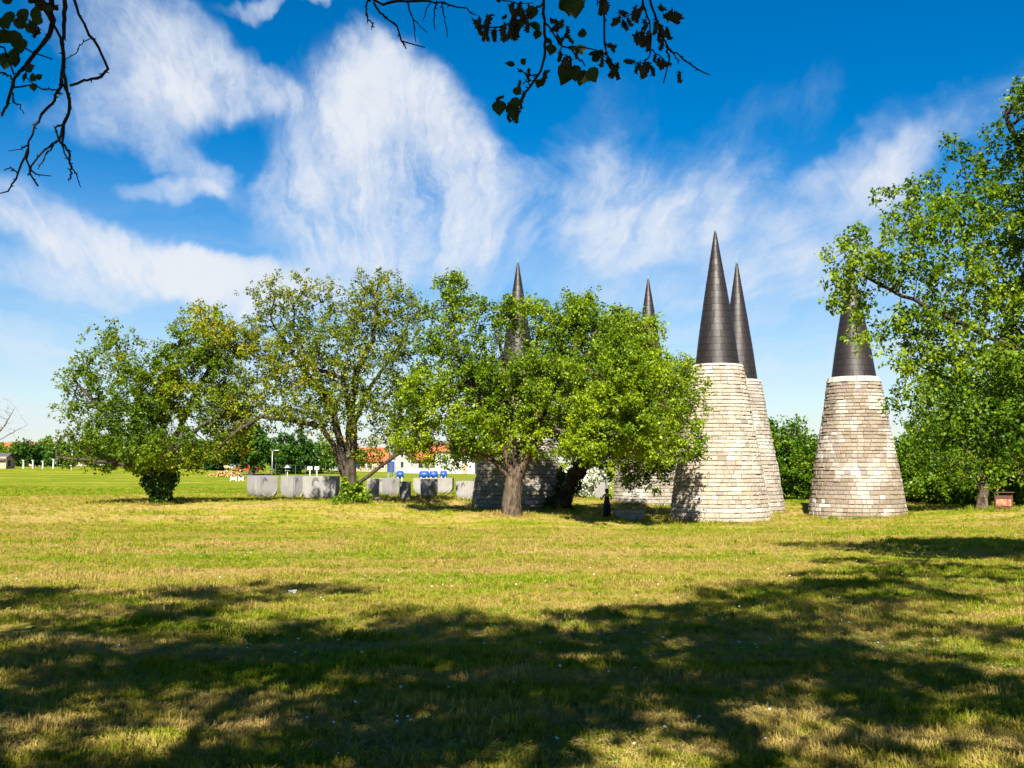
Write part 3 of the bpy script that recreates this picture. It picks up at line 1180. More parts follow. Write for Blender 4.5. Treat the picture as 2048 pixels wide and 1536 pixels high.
T2, P2, r2 = make_tree('mulberry_tree', 'tallest airy olive green tree left of centre, with a long limb arching left', 'tree', b2, st, bl, L_OLIVE, M_BARK_D, 3200, 0.40, 42000, 0.50, 0.013,
                   0.15, 0.115, 22, 8, 0.20, 0.045, group='mulberry trees round the towers', kill=1.2)
C = ivy_points((0, -0.2, 0.0), (0, -.2, 1.5), 1.05, 0.5, 1500, 33)
leaves('ivy', C, 0.20, 0.16, L_HEDGE, T2, 34, np.random.default_rng(6).random(len(C)) * .8 + .2, 0.3, 0.4)

# ---- T3: bright green mulberry in the middle
b3 = gp(1026, 57)
T3D = 57
st = [[tuple(b3 - Vector((0, 0, .2)))] + polypx(T3D, [(1026, 990), (1030, 955)]),
      polypx(T3D, [(1022, 960), (990, 925, -.3), (950, 900, -.5), (900, 888, -.7), (840, 885, -.8)]),
      polypx(T3D, [(1026, 955), (1000, 880, -.6), (960, 800, -.6), (917, 714), (905, 640), (900, 565)]),
      polypx(T3D, [(1030, 955), (1028, 860), (1010, 760), (1000, 680), (1005, 620)]),
      polypx(T3D, [(1036, 955), (1062, 880, -.6), (1090, 800, -1), (1130, 740, -1), (1160, 680, -1)]),
      polypx(T3D, [(1034, 955), (1050, 850, .8), (1064, 740, 1.2), (1080, 650, 1.2)])]
bl = px_blobs(T3D, [(870, 800, 85, 70), (930, 730, 75, 65), (900, 610, 55, 65, .9), (875, 690, 45, 60, .9), (960, 640, 60, 50, .9), (1020, 665, 60, 55, 1.4), (1090, 665, 80, 70, 1.2), (1170, 660, 80, 62, 1.2), (1250, 700, 75, 62, 1, -3),
                    (1000, 770, 110, 80), (1110, 770, 120, 90, 1.2), (1220, 800, 105, 90, 1.2, -4.5), (850, 865, 75, 38), (960, 860, 100, 50), (1090, 870, 110, 50), (1200, 890, 95, 50, 1, -4.5), (1275, 850, 55, 75, 1, -4.5), (1350, 800, 42, 80, 1, -3), (1362, 890, 36, 60, 1, -3.5), (1036, 645, 45, 45, 1.5, -1), (830, 905, 45, 24, .9), (885, 922, 50, 20, 1.5), (935, 900, 40, 26, 1.3), (1140, 612, 50, 36, 1.2), (1225, 640, 50, 40, 1), (870, 915, 45, 22, .9)], 0.9, 3)
T3, P3, r3 = make_tree('mulberry_tree', 'big bright lime green mulberry on a grassy mound in the centre, pale furrowed trunk', 'tree', b3, st, bl, L_LIME, M_BARK, 4200, 0.40, 150000, 0.50, 0.012,
                   0.135, 0.108, 23, 10, 0.20, 0.05, group='mulberry trees round the towers', flare=1.25, rough=0.10,
                   keep=lambda p: np.where((p[:, 0] / p[:, 1] * F + 1024 < 960) & (p[:, 2] > 8.5), .7, 1) * np.clip(-.25 + 1.9 * vnoise(p[:, 0] * .75 + 3, p[:, 2] * .75 + p[:, 1] * .3, 8), .06, 1.2))

# ---- T4: ivy trunk tree between the bright mulberry and the tallest tower
b4 = gp(1120, 66)
T4D = 64
st = [[tuple(b4 - Vector((0, 0, .15)))] + polypx(65, [(1135, 975), (1150, 945)]),
      polypx(T4D, [(1150, 950), (1200, 910, -1), (1260, 880, -1.5), (1330, 850, -2)]),
      polypx(T4D, [(1148, 948), (1190, 860), (1240, 760), (1270, 690)]),
      polypx(T4D, [(1150, 945), (1230, 850, -1.5), (1310, 770, -2), (1360, 745, -2.2)]),
      polypx(T4D, [(1150, 945), (1140, 860, 1), (1150, 780, 1)])]
bl = px_blobs(T4D - 1, [(1250, 700, 70, 62), (1300, 760, 70, 70), (1270, 820, 90, 80), (1340, 820, 52, 75), (1372, 770, 36, 50, 1), (1388, 800, 26, 80, 1), (1210, 880, 80, 60), (1300, 900, 75, 48), (1270, 950, 46, 30, 1.3), (1300, 970, 26, 14, 1), (1398, 890, 26, 60, 1.4), (1400, 780, 24, 50, 1.2),
                        (1320, 940, 38, 26, .8), (1180, 800, 60, 80, .6), (1360, 900, 30, 50, .8)], 0.75, 4)
T4, P4, r4 = make_tree('mulberry_tree', 'yellow green tree with dark ivy covered trunk, leafing against the tallest tower', 'tree', b4, st, bl, L_LIME, M_BARK_D, 2400, 0.42, 80000, 0.42, 0.014,
                   0.13, 0.105, 24, 10, 0.20, 0.05, group='mulberry trees round the towers',
                   tint_fn=lambda C, t: t * 0.85 + 0.05)
C = ivy_points((0, 0, 0.1), (0.8, -.5, 3.2), 0.72, 0.95, 3200, 35)
leaves('ivy', C, 0.17, 0.14, L_IVY, T4, 36, np.random.default_rng(7).random(len(C)) * .8, 0.2, 0.6)

# ---- T6: near tree reaching in from the right
T6D = 23
x6 = 14.0
b6 = Vector((x6, 21.0, ground(x6, 21.0)))
st = [[(x6, 21, b6.z - .2), (x6 - .1, 21, b6.z + 1.6), (x6 - .2, 21, b6.z + 2.9)],
      [(x6 - .2, 21, b6.z + 2.7)] + polypx(T6D, [(2150, 800, -1), (2048, 720, -.5), (1960, 665), (1870, 620), (1780, 580), (1710, 540)]),
      [(x6 - .2, 21, b6.z + 2.8)] + polypx(T6D, [(2120, 700, 1), (2040, 600, 1), (1975, 500, 1), (1960, 420, 1), (1900, 350, 1)]),
      [(x6 - .1, 21, b6.z + 2.9)] + polypx(T6D, [(2200, 600), (2100, 420), (2040, 300), (2010, 230)]),
      [(x6 - .2, 21, b6.z + 2.3)] + polypx(T6D, [(2200, 900, -1), (2048, 945, -.6), (1960, 960), (1900, 952)]),
      [(x6, 21, b6.z + 2.8), (x6 + 1, 20, 6), (x6 + 3, 18, 9)],
      [(x6, 21, b6.z + 2.8), (x6 - .5, 18, 6), (x6 - 1.5, 15, 8)],
      [(x6 - .2, 21, b6.z + 2.5)] + polypx(T6D, [(2180, 820, 1), (2060, 800, 1), (1960, 760, 1), (1850, 715, 1)])]
bl = px_blobs(T6D, [(1700, 515, 60, 50, 1.4), (1712, 600, 42, 50, 1.2), (1738, 690, 36, 40, .7), (1670, 600, 28, 22, .7), (1790, 520, 75, 62), (1860, 440, 80, 70), (1800, 400, 55, 40, .8), (1900, 540, 85, 70), (1960, 440, 75, 80), (1985, 330, 65, 60, .9), (1910, 300, 36, 36, .7), (2030, 250, 40, 52, 1.2), (2040, 195, 26, 40, 1.2),
                    (1760, 640, 60, 34, .8), (1870, 650, 90, 48), (1980, 600, 80, 80), (1960, 740, 100, 70, 1.4), (1840, 720, 70, 34, 1), (1840, 780, 60, 40, .9), (1920, 840, 90, 60, 1.4), (2020, 850, 80, 90, 1.4), (1980, 940, 60, 26, .6), (2070, 700, 60, 140), (2100, 450, 80, 150)], 1.2, 5)
bl += [((x6 + 1, 21, 9), (4, 4.5, 3.6), .35), ((x6 + 2.5, 17, 7), (4, 4, 3), .35), ((x6 - 1.0, 15, 8.6), (2.2, 3.2, 2.0), .6)]
T6, P6, r6 = make_tree('maple_tree', 'nearest leafy tree reaching in from the right edge in front of the lone tower', 'tree', b6, st, bl, L_RIGHT, M_BARK_D, 8000, 0.28, 215000, 0.34, 0.0060,
                   0.092, 0.070, 26, 9, 0.125, 0.024, droop=0.55, up=0.35, trop=(0, 0, .03))

# ---- T7: pale trunk tree on the right with ivy, beside the board
b7 = gp(1963, 64.5)
T7D = 64.5
st = [[tuple(b7 - Vector((0, 0, .1)))] + polypx(T7D, [(1966, 995), (1970, 975)]), polypx(T7D, [(1970, 965), (1930, 900), (1890, 850)]),
      polypx(T7D, [(1972, 960), (2000, 880), (2010, 800)]), polypx(T7D, [(1972, 960), (2040, 900), (2090, 860)]), polypx(T7D, [(1966, 990), (1940, 955, -.5), (1915, 930, -1)])]
bl = px_blobs(T7D, [(1890, 850, 80, 70), (1970, 820, 80, 80), (2050, 830, 80, 100), (1920, 915, 70, 40), (2020, 925, 70, 30), (2100, 900, 80, 80), (1850, 900, 45, 50), (1940, 950, 50, 24), (1900, 780, 70, 60), (1990, 760, 80, 50)], .8, 6)
make_tree('elder_tree', 'low spreading tree with pale trunk next to the rusty information board', 'tree', b7, st, bl, L_HEDGE, M_BARK, 1500, 0.45, 26000, 0.30, 0.014, 0.17, 0.14, 27, 7, 0.28, 0.06,
          tint_fn=lambda C, t: t * .9 + .1)


# ---- hedge of separate shrubs behind the towers on the right
def shrub(name, label, px, D, w, h, lmat, n, seed, group, L=0.24, cat='bush', trunk_r=0.12, step=0.6):
    b = gp(px, D)
    rg = np.random.default_rng(seed)
    bl = [((b.x, b.y, b.z + h * .50), (w * .46, w * .4, h * .50), 1.0)]
    for k in range(6):
        a = rg.uniform(0, 6.28)
        f = rg.uniform(.2, .85)
        bl.append(((b.x + math.cos(a) * w * .32, b.y + math.sin(a) * w * .28, b.z + h * f), (w * rg.uniform(.16, .26), w * .2, h * rg.uniform(.14, .24)), .8))
    st = [[(b.x, b.y, b.z - .1), (b.x, b.y, b.z + h * .12)]]
    for k in range(4):
        a = rg.uniform(0, 6.28)
        st.append([(b.x, b.y, b.z + h * .1), (b.x + math.cos(a) * w * .2, b.y + math.sin(a) * w * .2, b.z + h * .5)])
    return make_tree(name, label, cat, b, st, bl, lmat, M_BARK_D, 420, step, n, trunk_r, 0.015, L, L * .78, seed, 7, step * .55, 0.08, group=group)


HG = 'bushes behind the towers'
hedge = [(1545, 90, 7, 7.6, 'dark bush with the highest crown right behind the tallest pair of towers'), (1605, 88, 6, 5.8, 'green bush filling the gap left of the lone tower'),
         (1660, 94, 7, 6.2, 'bush behind the left edge of the lone tower'), (1730, 92, 7, 6.0, 'bush standing hidden behind the lone brown tower'), (1815, 84, 6.5, 5.6, 'dense bush touching the right edge of the lone tower'),
         (1870, 82, 6, 4.6, 'low bright bush right of the lone tower, in front of taller ones'), (1905, 92, 8, 8.0, 'tall bush behind the pale trunk tree'), (1985, 86, 7, 5.5, 'bush behind the rusty information board'),
         (2060, 90, 8, 7.5, 'bush at the right edge beyond the board'), (1470, 96, 8, 6.5, 'bush mostly hidden behind the two tall towers'), (2150, 88, 8, 7, 'bush beyond the right edge past the board'),
         (1895, 76, 4.5, 3.0, 'low rounded bush left of the pale tree trunk'), (2045, 71, 5.5, 3.4, 'bush right behind the rusty board at the picture edge'), (1935, 79, 5, 3.6, 'bush directly behind the trunk beside the rusty board')]
for i, (px, D, w, h, lab) in enumerate(hedge):
    shrub('bush', lab, px, D, w, h, L_HEDGE, 9500, 100 + i, HG, 0.26)
shrub('blossom_bush', 'white flowering bush glimpsed between trunks left of the person', 1170, 84, 4.0, 2.9, L_WHITE, 4200, 140, None, 0.2)
shrub('bush', 'low green bush behind the white flowering one', 1145, 92, 7, 2.2, L_HEDGE, 4200, 141, 'bushes behind the towers', 0.2)

# ---- far trees
FT = 'trees along the far edge of the meadow'
b = gp(502, 150)
bl = px_blobs(150, [(500, 890, 40, 36), (480, 905, 24, 24), (522, 900, 24, 28), (500, 868, 28, 20)], .9, 7)
make_tree('lime_tree', 'large round dark green tree under the arching limb', 'tree', b, [[(b.x, b.y, b.z - .1), (b.x, b.y, b.z + 2)], [(b.x, b.y, b.z + 2), (b.x, b.y, b.z + 5)]], bl, L_DARK, M_BARK_D, 500, .7, 11000, .35, .02, .42, .34, 51, 7, .42, .1, group=FT)
far = [(590, 165, 8, 6.8, 'dark tree behind the lamp post'), (640, 170, 8, 6.0, 'dark green tree left of the airy olive trunk'), (565, 160, 5, 4.6, 'small green tree directly right of the lamp post'),
       (690, 185, 8, 5.0, 'tree behind the trunk of the airy olive tree'), (860, 205, 8, 5.5, 'tree rising behind the white gabled house'), (960, 200, 9, 5.5, 'tree right of the white buildings'),
       (435, 175, 7, 4.6, 'tree left of the large round one'), (395, 180, 8, 4.8, 'tree just right of the leftmost mulberry trunk'), (350, 185, 8, 4.6, 'far tree straight behind the leftmost mulberry'), (290, 190, 8, 5.0, 'far tree left of the mulberry trunk behind the field'),
       (230, 190, 8, 5.2, 'far tree among the tall white posts'), (185, 185, 7, 4.8, 'far tree right of the orange roofs'), (120, 190, 7, 4.4, 'far tree in front of the lowest orange roof'), (88, 200, 5, 5.4, 'narrow far tree between orange roof and field'),
       (50, 195, 7, 4.6, 'far dark tree left of the orange roofs'), (15, 195, 7, 4.6, 'far tree above the pink house'), (-40, 195, 8, 5, 'far tree beyond the left edge'), (760, 200, 7, 4, 'small tree beside the orange roofed tan house')]
for i, (px, D, w, h, lab) in enumerate(far):
    shrub('far_tree', lab, px, D, w, h, [L_DARK, L_HEDGE][i % 2], 3600, 160 + i, FT, 0.42, 'tree', 0.2, 0.75)

# ---- bare tree at the left edge
b = Vector((at(-45, 900, 95).x, 95, 0))
b.z = ground(b.x, b.y)
st = [[(b.x, b.y, b.z - .1), (b.x + .1, b.y, b.z + 1.5)], [(b.x + .1, b.y, b.z + 1.5)] + polypx(95, [(-20, 885), (10, 850), (30, 815)]), [(b.x + .1, b.y, b.z + 1.5)] + polypx(95, [(-10, 885), (30, 862), (55, 850)]),
      [(b.x + .1, b.y, b.z + 1.5)] + polypx(95, [(-40, 860), (-50, 800)])]
bl = px_blobs(95, [(25, 850, 38, 34), (-20, 830, 40, 50), (-70, 840, 40, 50), (5, 815, 22, 25)], .9, 8)
make_tree('bare_tree', 'leafless grey tree cut by the left edge of the picture', 'tree', b, st, bl, L_DARK, M_BARK_G, 420, .32, 0, .2, .011, .1, .1, 71, trop=(0, 0, .12), kill=1.6)


# ------------------------------------------------------------------ overhead poplar: trunk behind the viewpoint, twigs hanging into view
def poplar():
    bx, by = -2.6, -6.5
    bz = ground(bx, by)
    base = Vector((bx, by, bz))
    root = empty('poplar_tree', base, 0, 'overhead poplar whose dark twigs with catkins hang down across the top edge', 'tree')
    off = np.array(base)
    st = [[(bx, by, bz - .3), (bx, by, bz + 2.5), (bx - .1, by + .2, bz + 5)],
          [(bx - .1, by + .2, bz + 5), (-2.5, -4, 7), (-5.5, -1.5, 8.5), (-8, 0, 10)],
          [(bx - .1, by + .2, bz + 5), (.6, -4, 9), (0, -3, 12), (0, -3, 15)],
          [(bx - .1, by + .2, bz + 5), (4, -4, 8), (7, -2.5, 9.5), (9, -1, 11), (8.0, 4, 10.8), (7.2, 8.5, 10.2)],
          [(bx, by + .2, bz + 4.6), (-.6, -2, 6.6), (0.4, 1.5, 7.2), (0.5, 4.2, 6.2)],
          [(-2.2, -4, 6.8), (-2.8, -1, 7.0), (-2.6, 2.5, 6.6), (-2.3, 4.4, 5.4)]]
    bl = [((-7, -1.5, 9.5), (2.8, 2.6, 2.2)), ((-3.0, -2.5, 11.5), (2.6, 2.6, 2.2)), ((-9.5, 0.5, 11.5), (2.4, 2.4, 1.8)), ((1.5, -3.5, 12.5), (3.0, 2.8, 2.4)), ((5.5, -2.5, 10.5), (2.6, 2.6, 2.0)), ((9.0, -2.0, 11.5), (2.6, 2.4, 2.0)),
          ((-1.5, -1.2, 8.2), (2.2, 2.0, 1.2)), ((2.8, -1.5, 8.0), (2.3, 2.0, 1.2)), ((-5.5, -4.5, 7.0), (2.5, 2.2, 1.6)), ((6.5, -5.0, 7.5), (2.8, 2.4, 1.6)), ((3.0, -6.0, 6.8), (2.2, 2.0, 1.3)), ((0.3, 2.8, 7.6), (1.8, 1.4, .7), .7), ((-2.6, 2.6, 7.2), (1.4, 1.4, .7), .7),
          ((-2.4, -2.2, 7.2), (1.8, 1.6, 1.0), 1.3), ((0.6, -1.0, 7.4), (1.8, 1.6, 1.0), 1.3), ((-5.2, 1.5, 12.8), (2.0, 1.9, 1.3)), ((3.8, 1.0, 13.2), (2.4, 2.2, 1.4)), ((0, -7, 8), (3.4, 2.2, 2.0)), ((-4.5, -7, 7), (2.6, 2.0, 1.6)),
          ((-12.5, 0, 9.5), (2.4, 2.6, 1.8)), ((11.5, -1, 9.5), (2.6, 2.6, 2.0)), ((8.0, -5, 6.0), (2.6, 2.2, 1.4)), ((-9.0, -4, 6.6), (2.8, 2.4, 1.5)), ((5.5, -1.5, 6.6), (2.2, 1.8, 1.0)), ((-1.0, -4.5, 6.4), (2.0, 1.8, 1.0)), ((2.0, 1.0, 10.6), (2.4, 1.6, 1.2)), ((-5.5, 1.5, 9.6), (2.2, 1.6, 1.2)), ((8.5, 2.5, 12.6), (2.2, 2, 1.2)),
          ((-1.4, -.6, 6.9), (1.6, 1.2, .7), 2), ((5.6, -.4, 7.4), (1.8, 1.3, .8), 2), ((-5.4, -.2, 7.6), (1.8, 1.4, .8), 1.6), ((2.2, 0.8, 7.4), (1.8, 1.2, .7), 1.6), ((5.8, 7.5, 10.0), (2.0, 1.8, 1.0), 1.2), ((9.0, 7.5, 11.0), (2.2, 2.2, 1.2), 1.2), ((7.5, 10.5, 10.4), (2.2, 1.6, 1.0), 1.2), ((3.6, -0.9, 6.8), (2.2, 1.5, .8), 2.4), ((0.9, -1.2, 6.9), (1.8, 1.2, .8), 2), ((-3.4, -1.6, 6.6), (1.5, 1.0, .7), 1.4), ((5.2, -0.6, 8.2), (2.4, 1.6, 1.0), 1.6), ((9.5, 1.0, 9.6), (2.6, 2, 1.2), 1.4), ((-4.2, -2.0, 7.4), (2.2, 1.5, .9), 1.6), ((-8.8, 1.0, 9.0), (2.4, 1.8, 1.1), 1.4), ((-13, 2.5, 12), (2.6, 2, 1.3), 1.2), ((13, 2.5, 12), (2.6, 2.2, 1.4), 1.2)]
    P, par = grow(st, bl, 6800, 0.36, 61, (0, 0, .02))
    rad, tips = radii(P, par, 0.011, 0.42)
    branch_mesh('trunk', P - off, par, rad, M_BARK_T, root, 1.5, 0, 61)
    C, t = foliage_points(P, rad, tips, 175000, 0.035, 0.17, 7, 62, lambda p: np.clip(-.88 + 3.1 * (.6 * vnoise(p[:, 0] * .75, p[:, 1] * .75 + p[:, 2] * .7, 65) + .4 * vnoise(p[:, 0] * 2.1, p[:, 1] * 2.1 + p[:, 2] * 1.9, 66)), np.where((p[:, 1] > -2.6) & (p[:, 2] < 8.2) & (p[:, 0] > -1), .35, .02), 1.3))
    vis = (C[:, 1] > 0.3) & ((C[:, 2] - EYE) < 0.56 * C[:, 1])
    C, t = C[~vis], t[~vis]
    leaves('crown', C - off, 0.13, 0.11, L_POP, root, 63, t, 0.3, 0.5)
    # leaf and catkin shapes, shared
    D = 4.6
    lv, lf = [], []
    prof = [(0, 0), (.12, .30), (.32, .46), (.58, .40), (.82, .18), (1.0, 0)]
    for u, w in prof:
        lv += [(u, -w, 0.10 * w), (u, 0, -0.06 * u * u), (u, w, 0.10 * w)]
    for k in range(len(prof) - 1):
        a = k * 3
        lf += [(a, a + 3, a + 4, a + 1), (a + 1, a + 4, a + 5, a + 2)]
    me_leaf = bpy.data.meshes.new('poplar_leaf')
    me_leaf.from_pydata(lv, [], lf)
    me_leaf.materials.append(L_POP)
    a = me_leaf.attributes.new('tint', 'FLOAT', 'POINT')
    a.data.foreach_set('value', [0.45] * len(lv))
    rg = random.Random(5)
    me_cat = []
    for v in range(3):
        mb = MB()
        pts = [(0.10 * math.sin(k * 0.9 + v) * k / 6, 0.06 * math.cos(k + v), -k / 6.0) for k in range(7)]
        mb.tube(pts, [0.05, .13, .17, .18, .17, .15, .06], 6)
        for k in range(22):
            u = rg.uniform(.5, 6)
            i = int(u)
            p = Vector(pts[min(i, 6)])
            q = Vector((rg.gauss(0, 1), rg.gauss(0, 1), rg.gauss(0, .5))).normalized() * 0.26
            mb.tube([p, p + q], [0.07, 0.03], 4)
        m = bpy.data.meshes.new('catkin')
        m.from_pydata(mb.v, [], mb.f)
        m.materials.append(M_CATKIN)
        me_cat.append(m)

    def twig(poly, r0, r1, leafs=(), cats=(), knobs=True, Dd=D):
        pts = []
        for i, (x, y) in enumerate(poly):
            q = at(x, y, Dd + 0.12 * math.sin(i * 1.7 + x))
            pts.append(Vector(q))
        # refine with small wobble
        fine = []
        for p, q in zip(pts, pts[1:]):
            n = max(1, int((q - p).length / 0.035))
            for k in range(n):
                fine.append(p.lerp(q, k / n) + Vector((rg.gauss(0, .0028), rg.gauss(0, .0028), rg.gauss(0, .0028))))
        fine.append(pts[-1])
        rr = [(r0 + (r1 - r0) * k / (len(fine) - 1)) * rg.uniform(.9, 1.15) for k in range(len(fine))]
        mb = MB().tube([p - base for p in fine], rr, 6)
        if knobs:
            for k in range(1, len(fine) - 1):
                if rg.random() < .55:
                    dv = Vector((rg.gauss(0, 1), rg.gauss(0, 1), rg.gauss(0, 1))).normalized()
                    p = fine[k] - base
                    mb.tube([p, p + dv * (rr[k] + rg.uniform(.006, .016))], [rr[k] * .8 + .001, .0012], 4)
        o = mb.build('twig', M_BARK_T, root, True)

        def place(me, nm, px, py, size, rot):
            q = at(px, py, Dd + rg.uniform(-.12, .12))
            e = bpy.data.objects.new(nm, me)
            COL.objects.link(e)
            e.parent = o
            e.location = q - base
            e.scale = (size, size, size)
            e.rotation_euler = rot
        for px, py, ln, ang in leafs:
            size = ln * Dd / F
            # leaf hangs along image direction ang (degrees, 0 = right, -90 = down)
            yaw = rg.uniform(-.5, .5)
            M = Matrix.Rotation(yaw * .5, 4, 'Z') @ Matrix.Rotation(-R(ang), 4, 'Y') @ Matrix.Rotation(R(90) + rg.uniform(-.9, .9), 4, 'X')
            place(me_leaf, 'leaf', px, py, size, M.to_euler())
        for px, py, ln, ang in cats:
            size = ln * Dd / F
            place(me_cat[rg.randrange(3)], 'catkin', px, py, size, (rg.uniform(-.3, .3), -R(ang + 90), rg.uniform(0, 6)))
    return twig, root


M_CATKIN = plain('catkin_brown', (0.028, 0.030, 0.012), 0.9, 0.5, 60)
twig, POPLAR = poplar()
# left tangle (points in photo pixels, at about four and a half metres)
twig([(120, -420), (128, -200), (129, -60), (130, 40), (124, 90), (129, 160), (138, 200), (136, 230), (128, 245), (122, 290), (100, 320), (110, 255)][:9], .016, .007)
twig([(128, 245), (118, 280), (90, 300), (62, 330), (56, 350)], .006, .004)
twig([(128, 120), (122, 170), (105, 205), (85, 228), (68, 255), (58, 285), (56, 320), (60, 345), (76, 372)], .009, .004)
twig([(56, 300), (42, 325), (34, 350), (16, 382), (-5, 388)], .006, .003)
twig([(56, 290), (38, 300), (17, 302)], .004, .002)
twig([(60, 340), (78, 350), (102, 352)], .005, .002)
twig([(36, 345), (20, 335), (8, 342)], .004, .002)
twig([(130, 170), (139, 200), (137, 230), (128, 250), (126, 285), (140, 310), (142, 340), (138, 362)], .008, .003)
twig([(142, 335), (152, 350), (161, 374)], .004, .002)
twig([(112, 285), (95, 305), (76, 338)], .005, .002)
twig([(128, 250), (110, 255), (118, 280), (137, 320)], .005, .003)
twig([(100, -90), (106, 40), (100, 70), (60, 120), (30, 155), (14, 205), (4, 232)], .015, .005)
twig([(78, -120), (84, 10), (100, 40), (122, 75), (126, 100)], .013, .006)
twig([(138, -40), (158, 30), (180, 70), (203, 108), (214, 137), (202, 154), (168, 162), (140, 171)], .007, .006)
twig([(182, 75), (168, 85), (152, 105), (125, 122)], .003, .002)
twig([(0, 145), (22, 152), (30, 175), (60, 170), (112, 180), (125, 188)], .005, .003)
twig([(44, 90), (64, 105), (105, 118)], .004, .003)
twig([(28, 185), (24, 205), (40, 210), (48, 228)], .004, .002)
twig([(-20, 85), (10, 95), (28, 150)], .006, .004)
twig([(-15, 40), (20, 70), (44, 92)], .006, .003,
     leafs=[(8, 30, 34, -70), (22, 22, 34, -100), (40, 18, 30, -60), (55, 2, 36, 10), (30, 60, 36, -95), (20, 62, 34, -130), (38, 75, 34, -80), (28, 95, 40, -85), (14, 105, 30, -110), (50, 60, 26, 20), (36, 58, 30, 70),
            (5, 5, 30, 40), (62, 20, 30, -30), (68, 2, 34, -20), (80, 30, 26, -120), (0, 75, 40, -120), (10, 120, 22, -90), (26, 110, 28, -75)],
     cats=[(45, 30, 22, -60), (60, 40, 26, -100), (72, 45, 24, -70), (78, 55, 26, -100)])
twig([(88, 5), (100, 12), (118, 10)], .004, .002, leafs=[(105, 12, 18, -40), (100, 10, 16, -100)])
twig([(50, 140), (56, 160), (66, 168)], .003, .002, leafs=[(50, 140, 24, 20), (52, 145, 22, -100), (60, 150, 20, -40), (66, 166, 18, -80), (72, 158, 16, 40)])
# top centre bare twig
twig([(720, -320), (740, -90), (738, -5), (764, 8), (800, 2), (860, 3), (900, 8), (930, 18), (952, 30)], .012, .003)
twig([(748, 5), (760, 25), (792, 52), (803, 80), (812, 97)], .006, .003)
twig([(803, 80), (826, 90), (850, 95)], .004, .002)
twig([(738, -8), (732, 10), (733, 32), (748, 54)], .005, .003)
twig([(815, 5), (826, 38), (832, 85)], .004, .002)
twig([(826, 38), (840, 52), (854, 65)], .003, .002)
twig([(860, 3), (852, 20), (846, 42)], .003, .002)
twig([(872, 4), (868, 30), (870, 60)], .004, .002)
twig([(882, 5), (890, 40), (895, 75)], .004, .002)
# centre right hanging sprig
twig([(1100, -520), (1088, -120), (1088, 0), (1088, 40), (1090, 78), (1090, 110), (1082, 142), (1062, 172), (1044, 196), (1036, 210)], .013, .005,
     leafs=[(998, 200, 34, -88), (1030, 190, 22, 60), (1024, 196, 26, -60), (1022, 212, 32, -80), (1082, 158, 22, -110), (1030, 130, 22, 170), (1042, 128, 16, 50), (1066, 12, 30, -100), (1078, 60, 22, -110), (1068, 42, 28, -70), (1090, 75, 24, -50)],
     cats=[(1022, 205, 22, -130), (1008, 192, 20, -160), (1028, 222, 26, -70), (1036, 212, 26, -90), (1092, 152, 26, -60), (1088, 146, 24, -100), (1096, 142, 22, -40), (1048, 185, 18, -60), (1044, 200, 20, -80), (1016, 226, 20, -120), (1040, 160, 18, -95)])
twig([(1072, 150), (1060, 152), (1046, 144), (1034, 136)], .004, .002, cats=[(1050, 146, 20, -40), (1058, 148, 18, 20), (1040, 142, 16, -20)])
twig([(1064, 160), (1052, 164), (1046, 170)], .003, .002)
twig([(1088, 5), (1066, 22), (1044, 40), (1010, 48), (985, 56), (950, 56)], .007, .003,
     cats=[(945, 40, 30, -20), (955, 55, 28, -120), (960, 35, 26, -70), (975, 42, 30, -80), (982, 30, 36, -110), (970, 58, 28, -100), (968, 60, 24, -80), (990, 58, 30, -85), (1002, 55, 34, -100), (1010, 50, 30, -80), (1022, 45, 34, -90), (1030, 52, 34, -95), (1036, 40, 36, -80), (1020, 62, 20, -120),
           (1046, 20, 36, -85), (1034, 18, 34, -110), (1058, 10, 36, -100), (1052, 36, 30, -80), (1040, 4, 30, -95), (1024, 10, 30, -70)],
     leafs=[(1006, 40, 16, 60), (1062, 44, 24, -60)])
twig([(990, -10), (1006, 2), (1040, 8), (1066, 6)], .004, .002, cats=[(1000, 0, 20, -30), (1028, 6, 24, -60)])
twig([(1090, 45), (1104, 62), (1112, 82), (1124, 92), (1140, 96), (1160, 118), (1170, 132)], .005, .003,
     cats=[(1110, 45, 26, -10), (1112, 40, 28, -40), (1120, 55, 26, -20), (1126, 40, 24, -60), (1134, 52, 26, -50), (1136, 70, 22, -110), (1114, 70, 24, -70), (1128, 76, 24, -40), (1120, 100, 26, -90), (1132, 110, 30, -80), (1126, 118, 24, -110), (1142, 116, 24, -80), (1156, 100, 20, -80)],
     leafs=[(1134, 128, 48, -105), (1148, 130, 36, -85), (1170, 140, 36, -110), (1180, 135, 34, -70), (1164, 76, 22, 85), (1104, 88, 26, -100), (1160, 88, 24, -80), (1138, 92, 30, -30), (1166, 142, 28, -60), (1184, 122, 22, 30)])
twig([(1140, 96), (1165, 94), (1188, 100), (1212, 108)], .004, .003, leafs=[(1176, 108, 30, -5), (1190, 108, 24, 10)], cats=[(1200, 100, 20, -120), (1205, 112, 24, -80)])
twig([(1128, -200), (1132, -20), (1135, 2)], .006, .003, leafs=[(1126, -4, 42, -70), (1150, -6, 46, -88), (1120, 0, 30, -60)])
twig([(1204, -300), (1208, -20), (1206, 20), (1208, 75), (1212, 105), (1222, 120), (1230, 140)], .007, .004,
     cats=[(1212, 90, 24, -20), (1218, 86, 22, -50), (1228, 128, 30, -40), (1224, 130, 32, -100), (1236, 125, 26, -60), (1216, 112, 24, -100), (1232, 135, 28, -90), (1202, -4, 36, -85), (1212, -2, 34, -90)])
twig([(1168, -10), (1170, 6), (1168, 14)], .003, .002)
twig([(1194, -10), (1196, 12)], .003, .002)
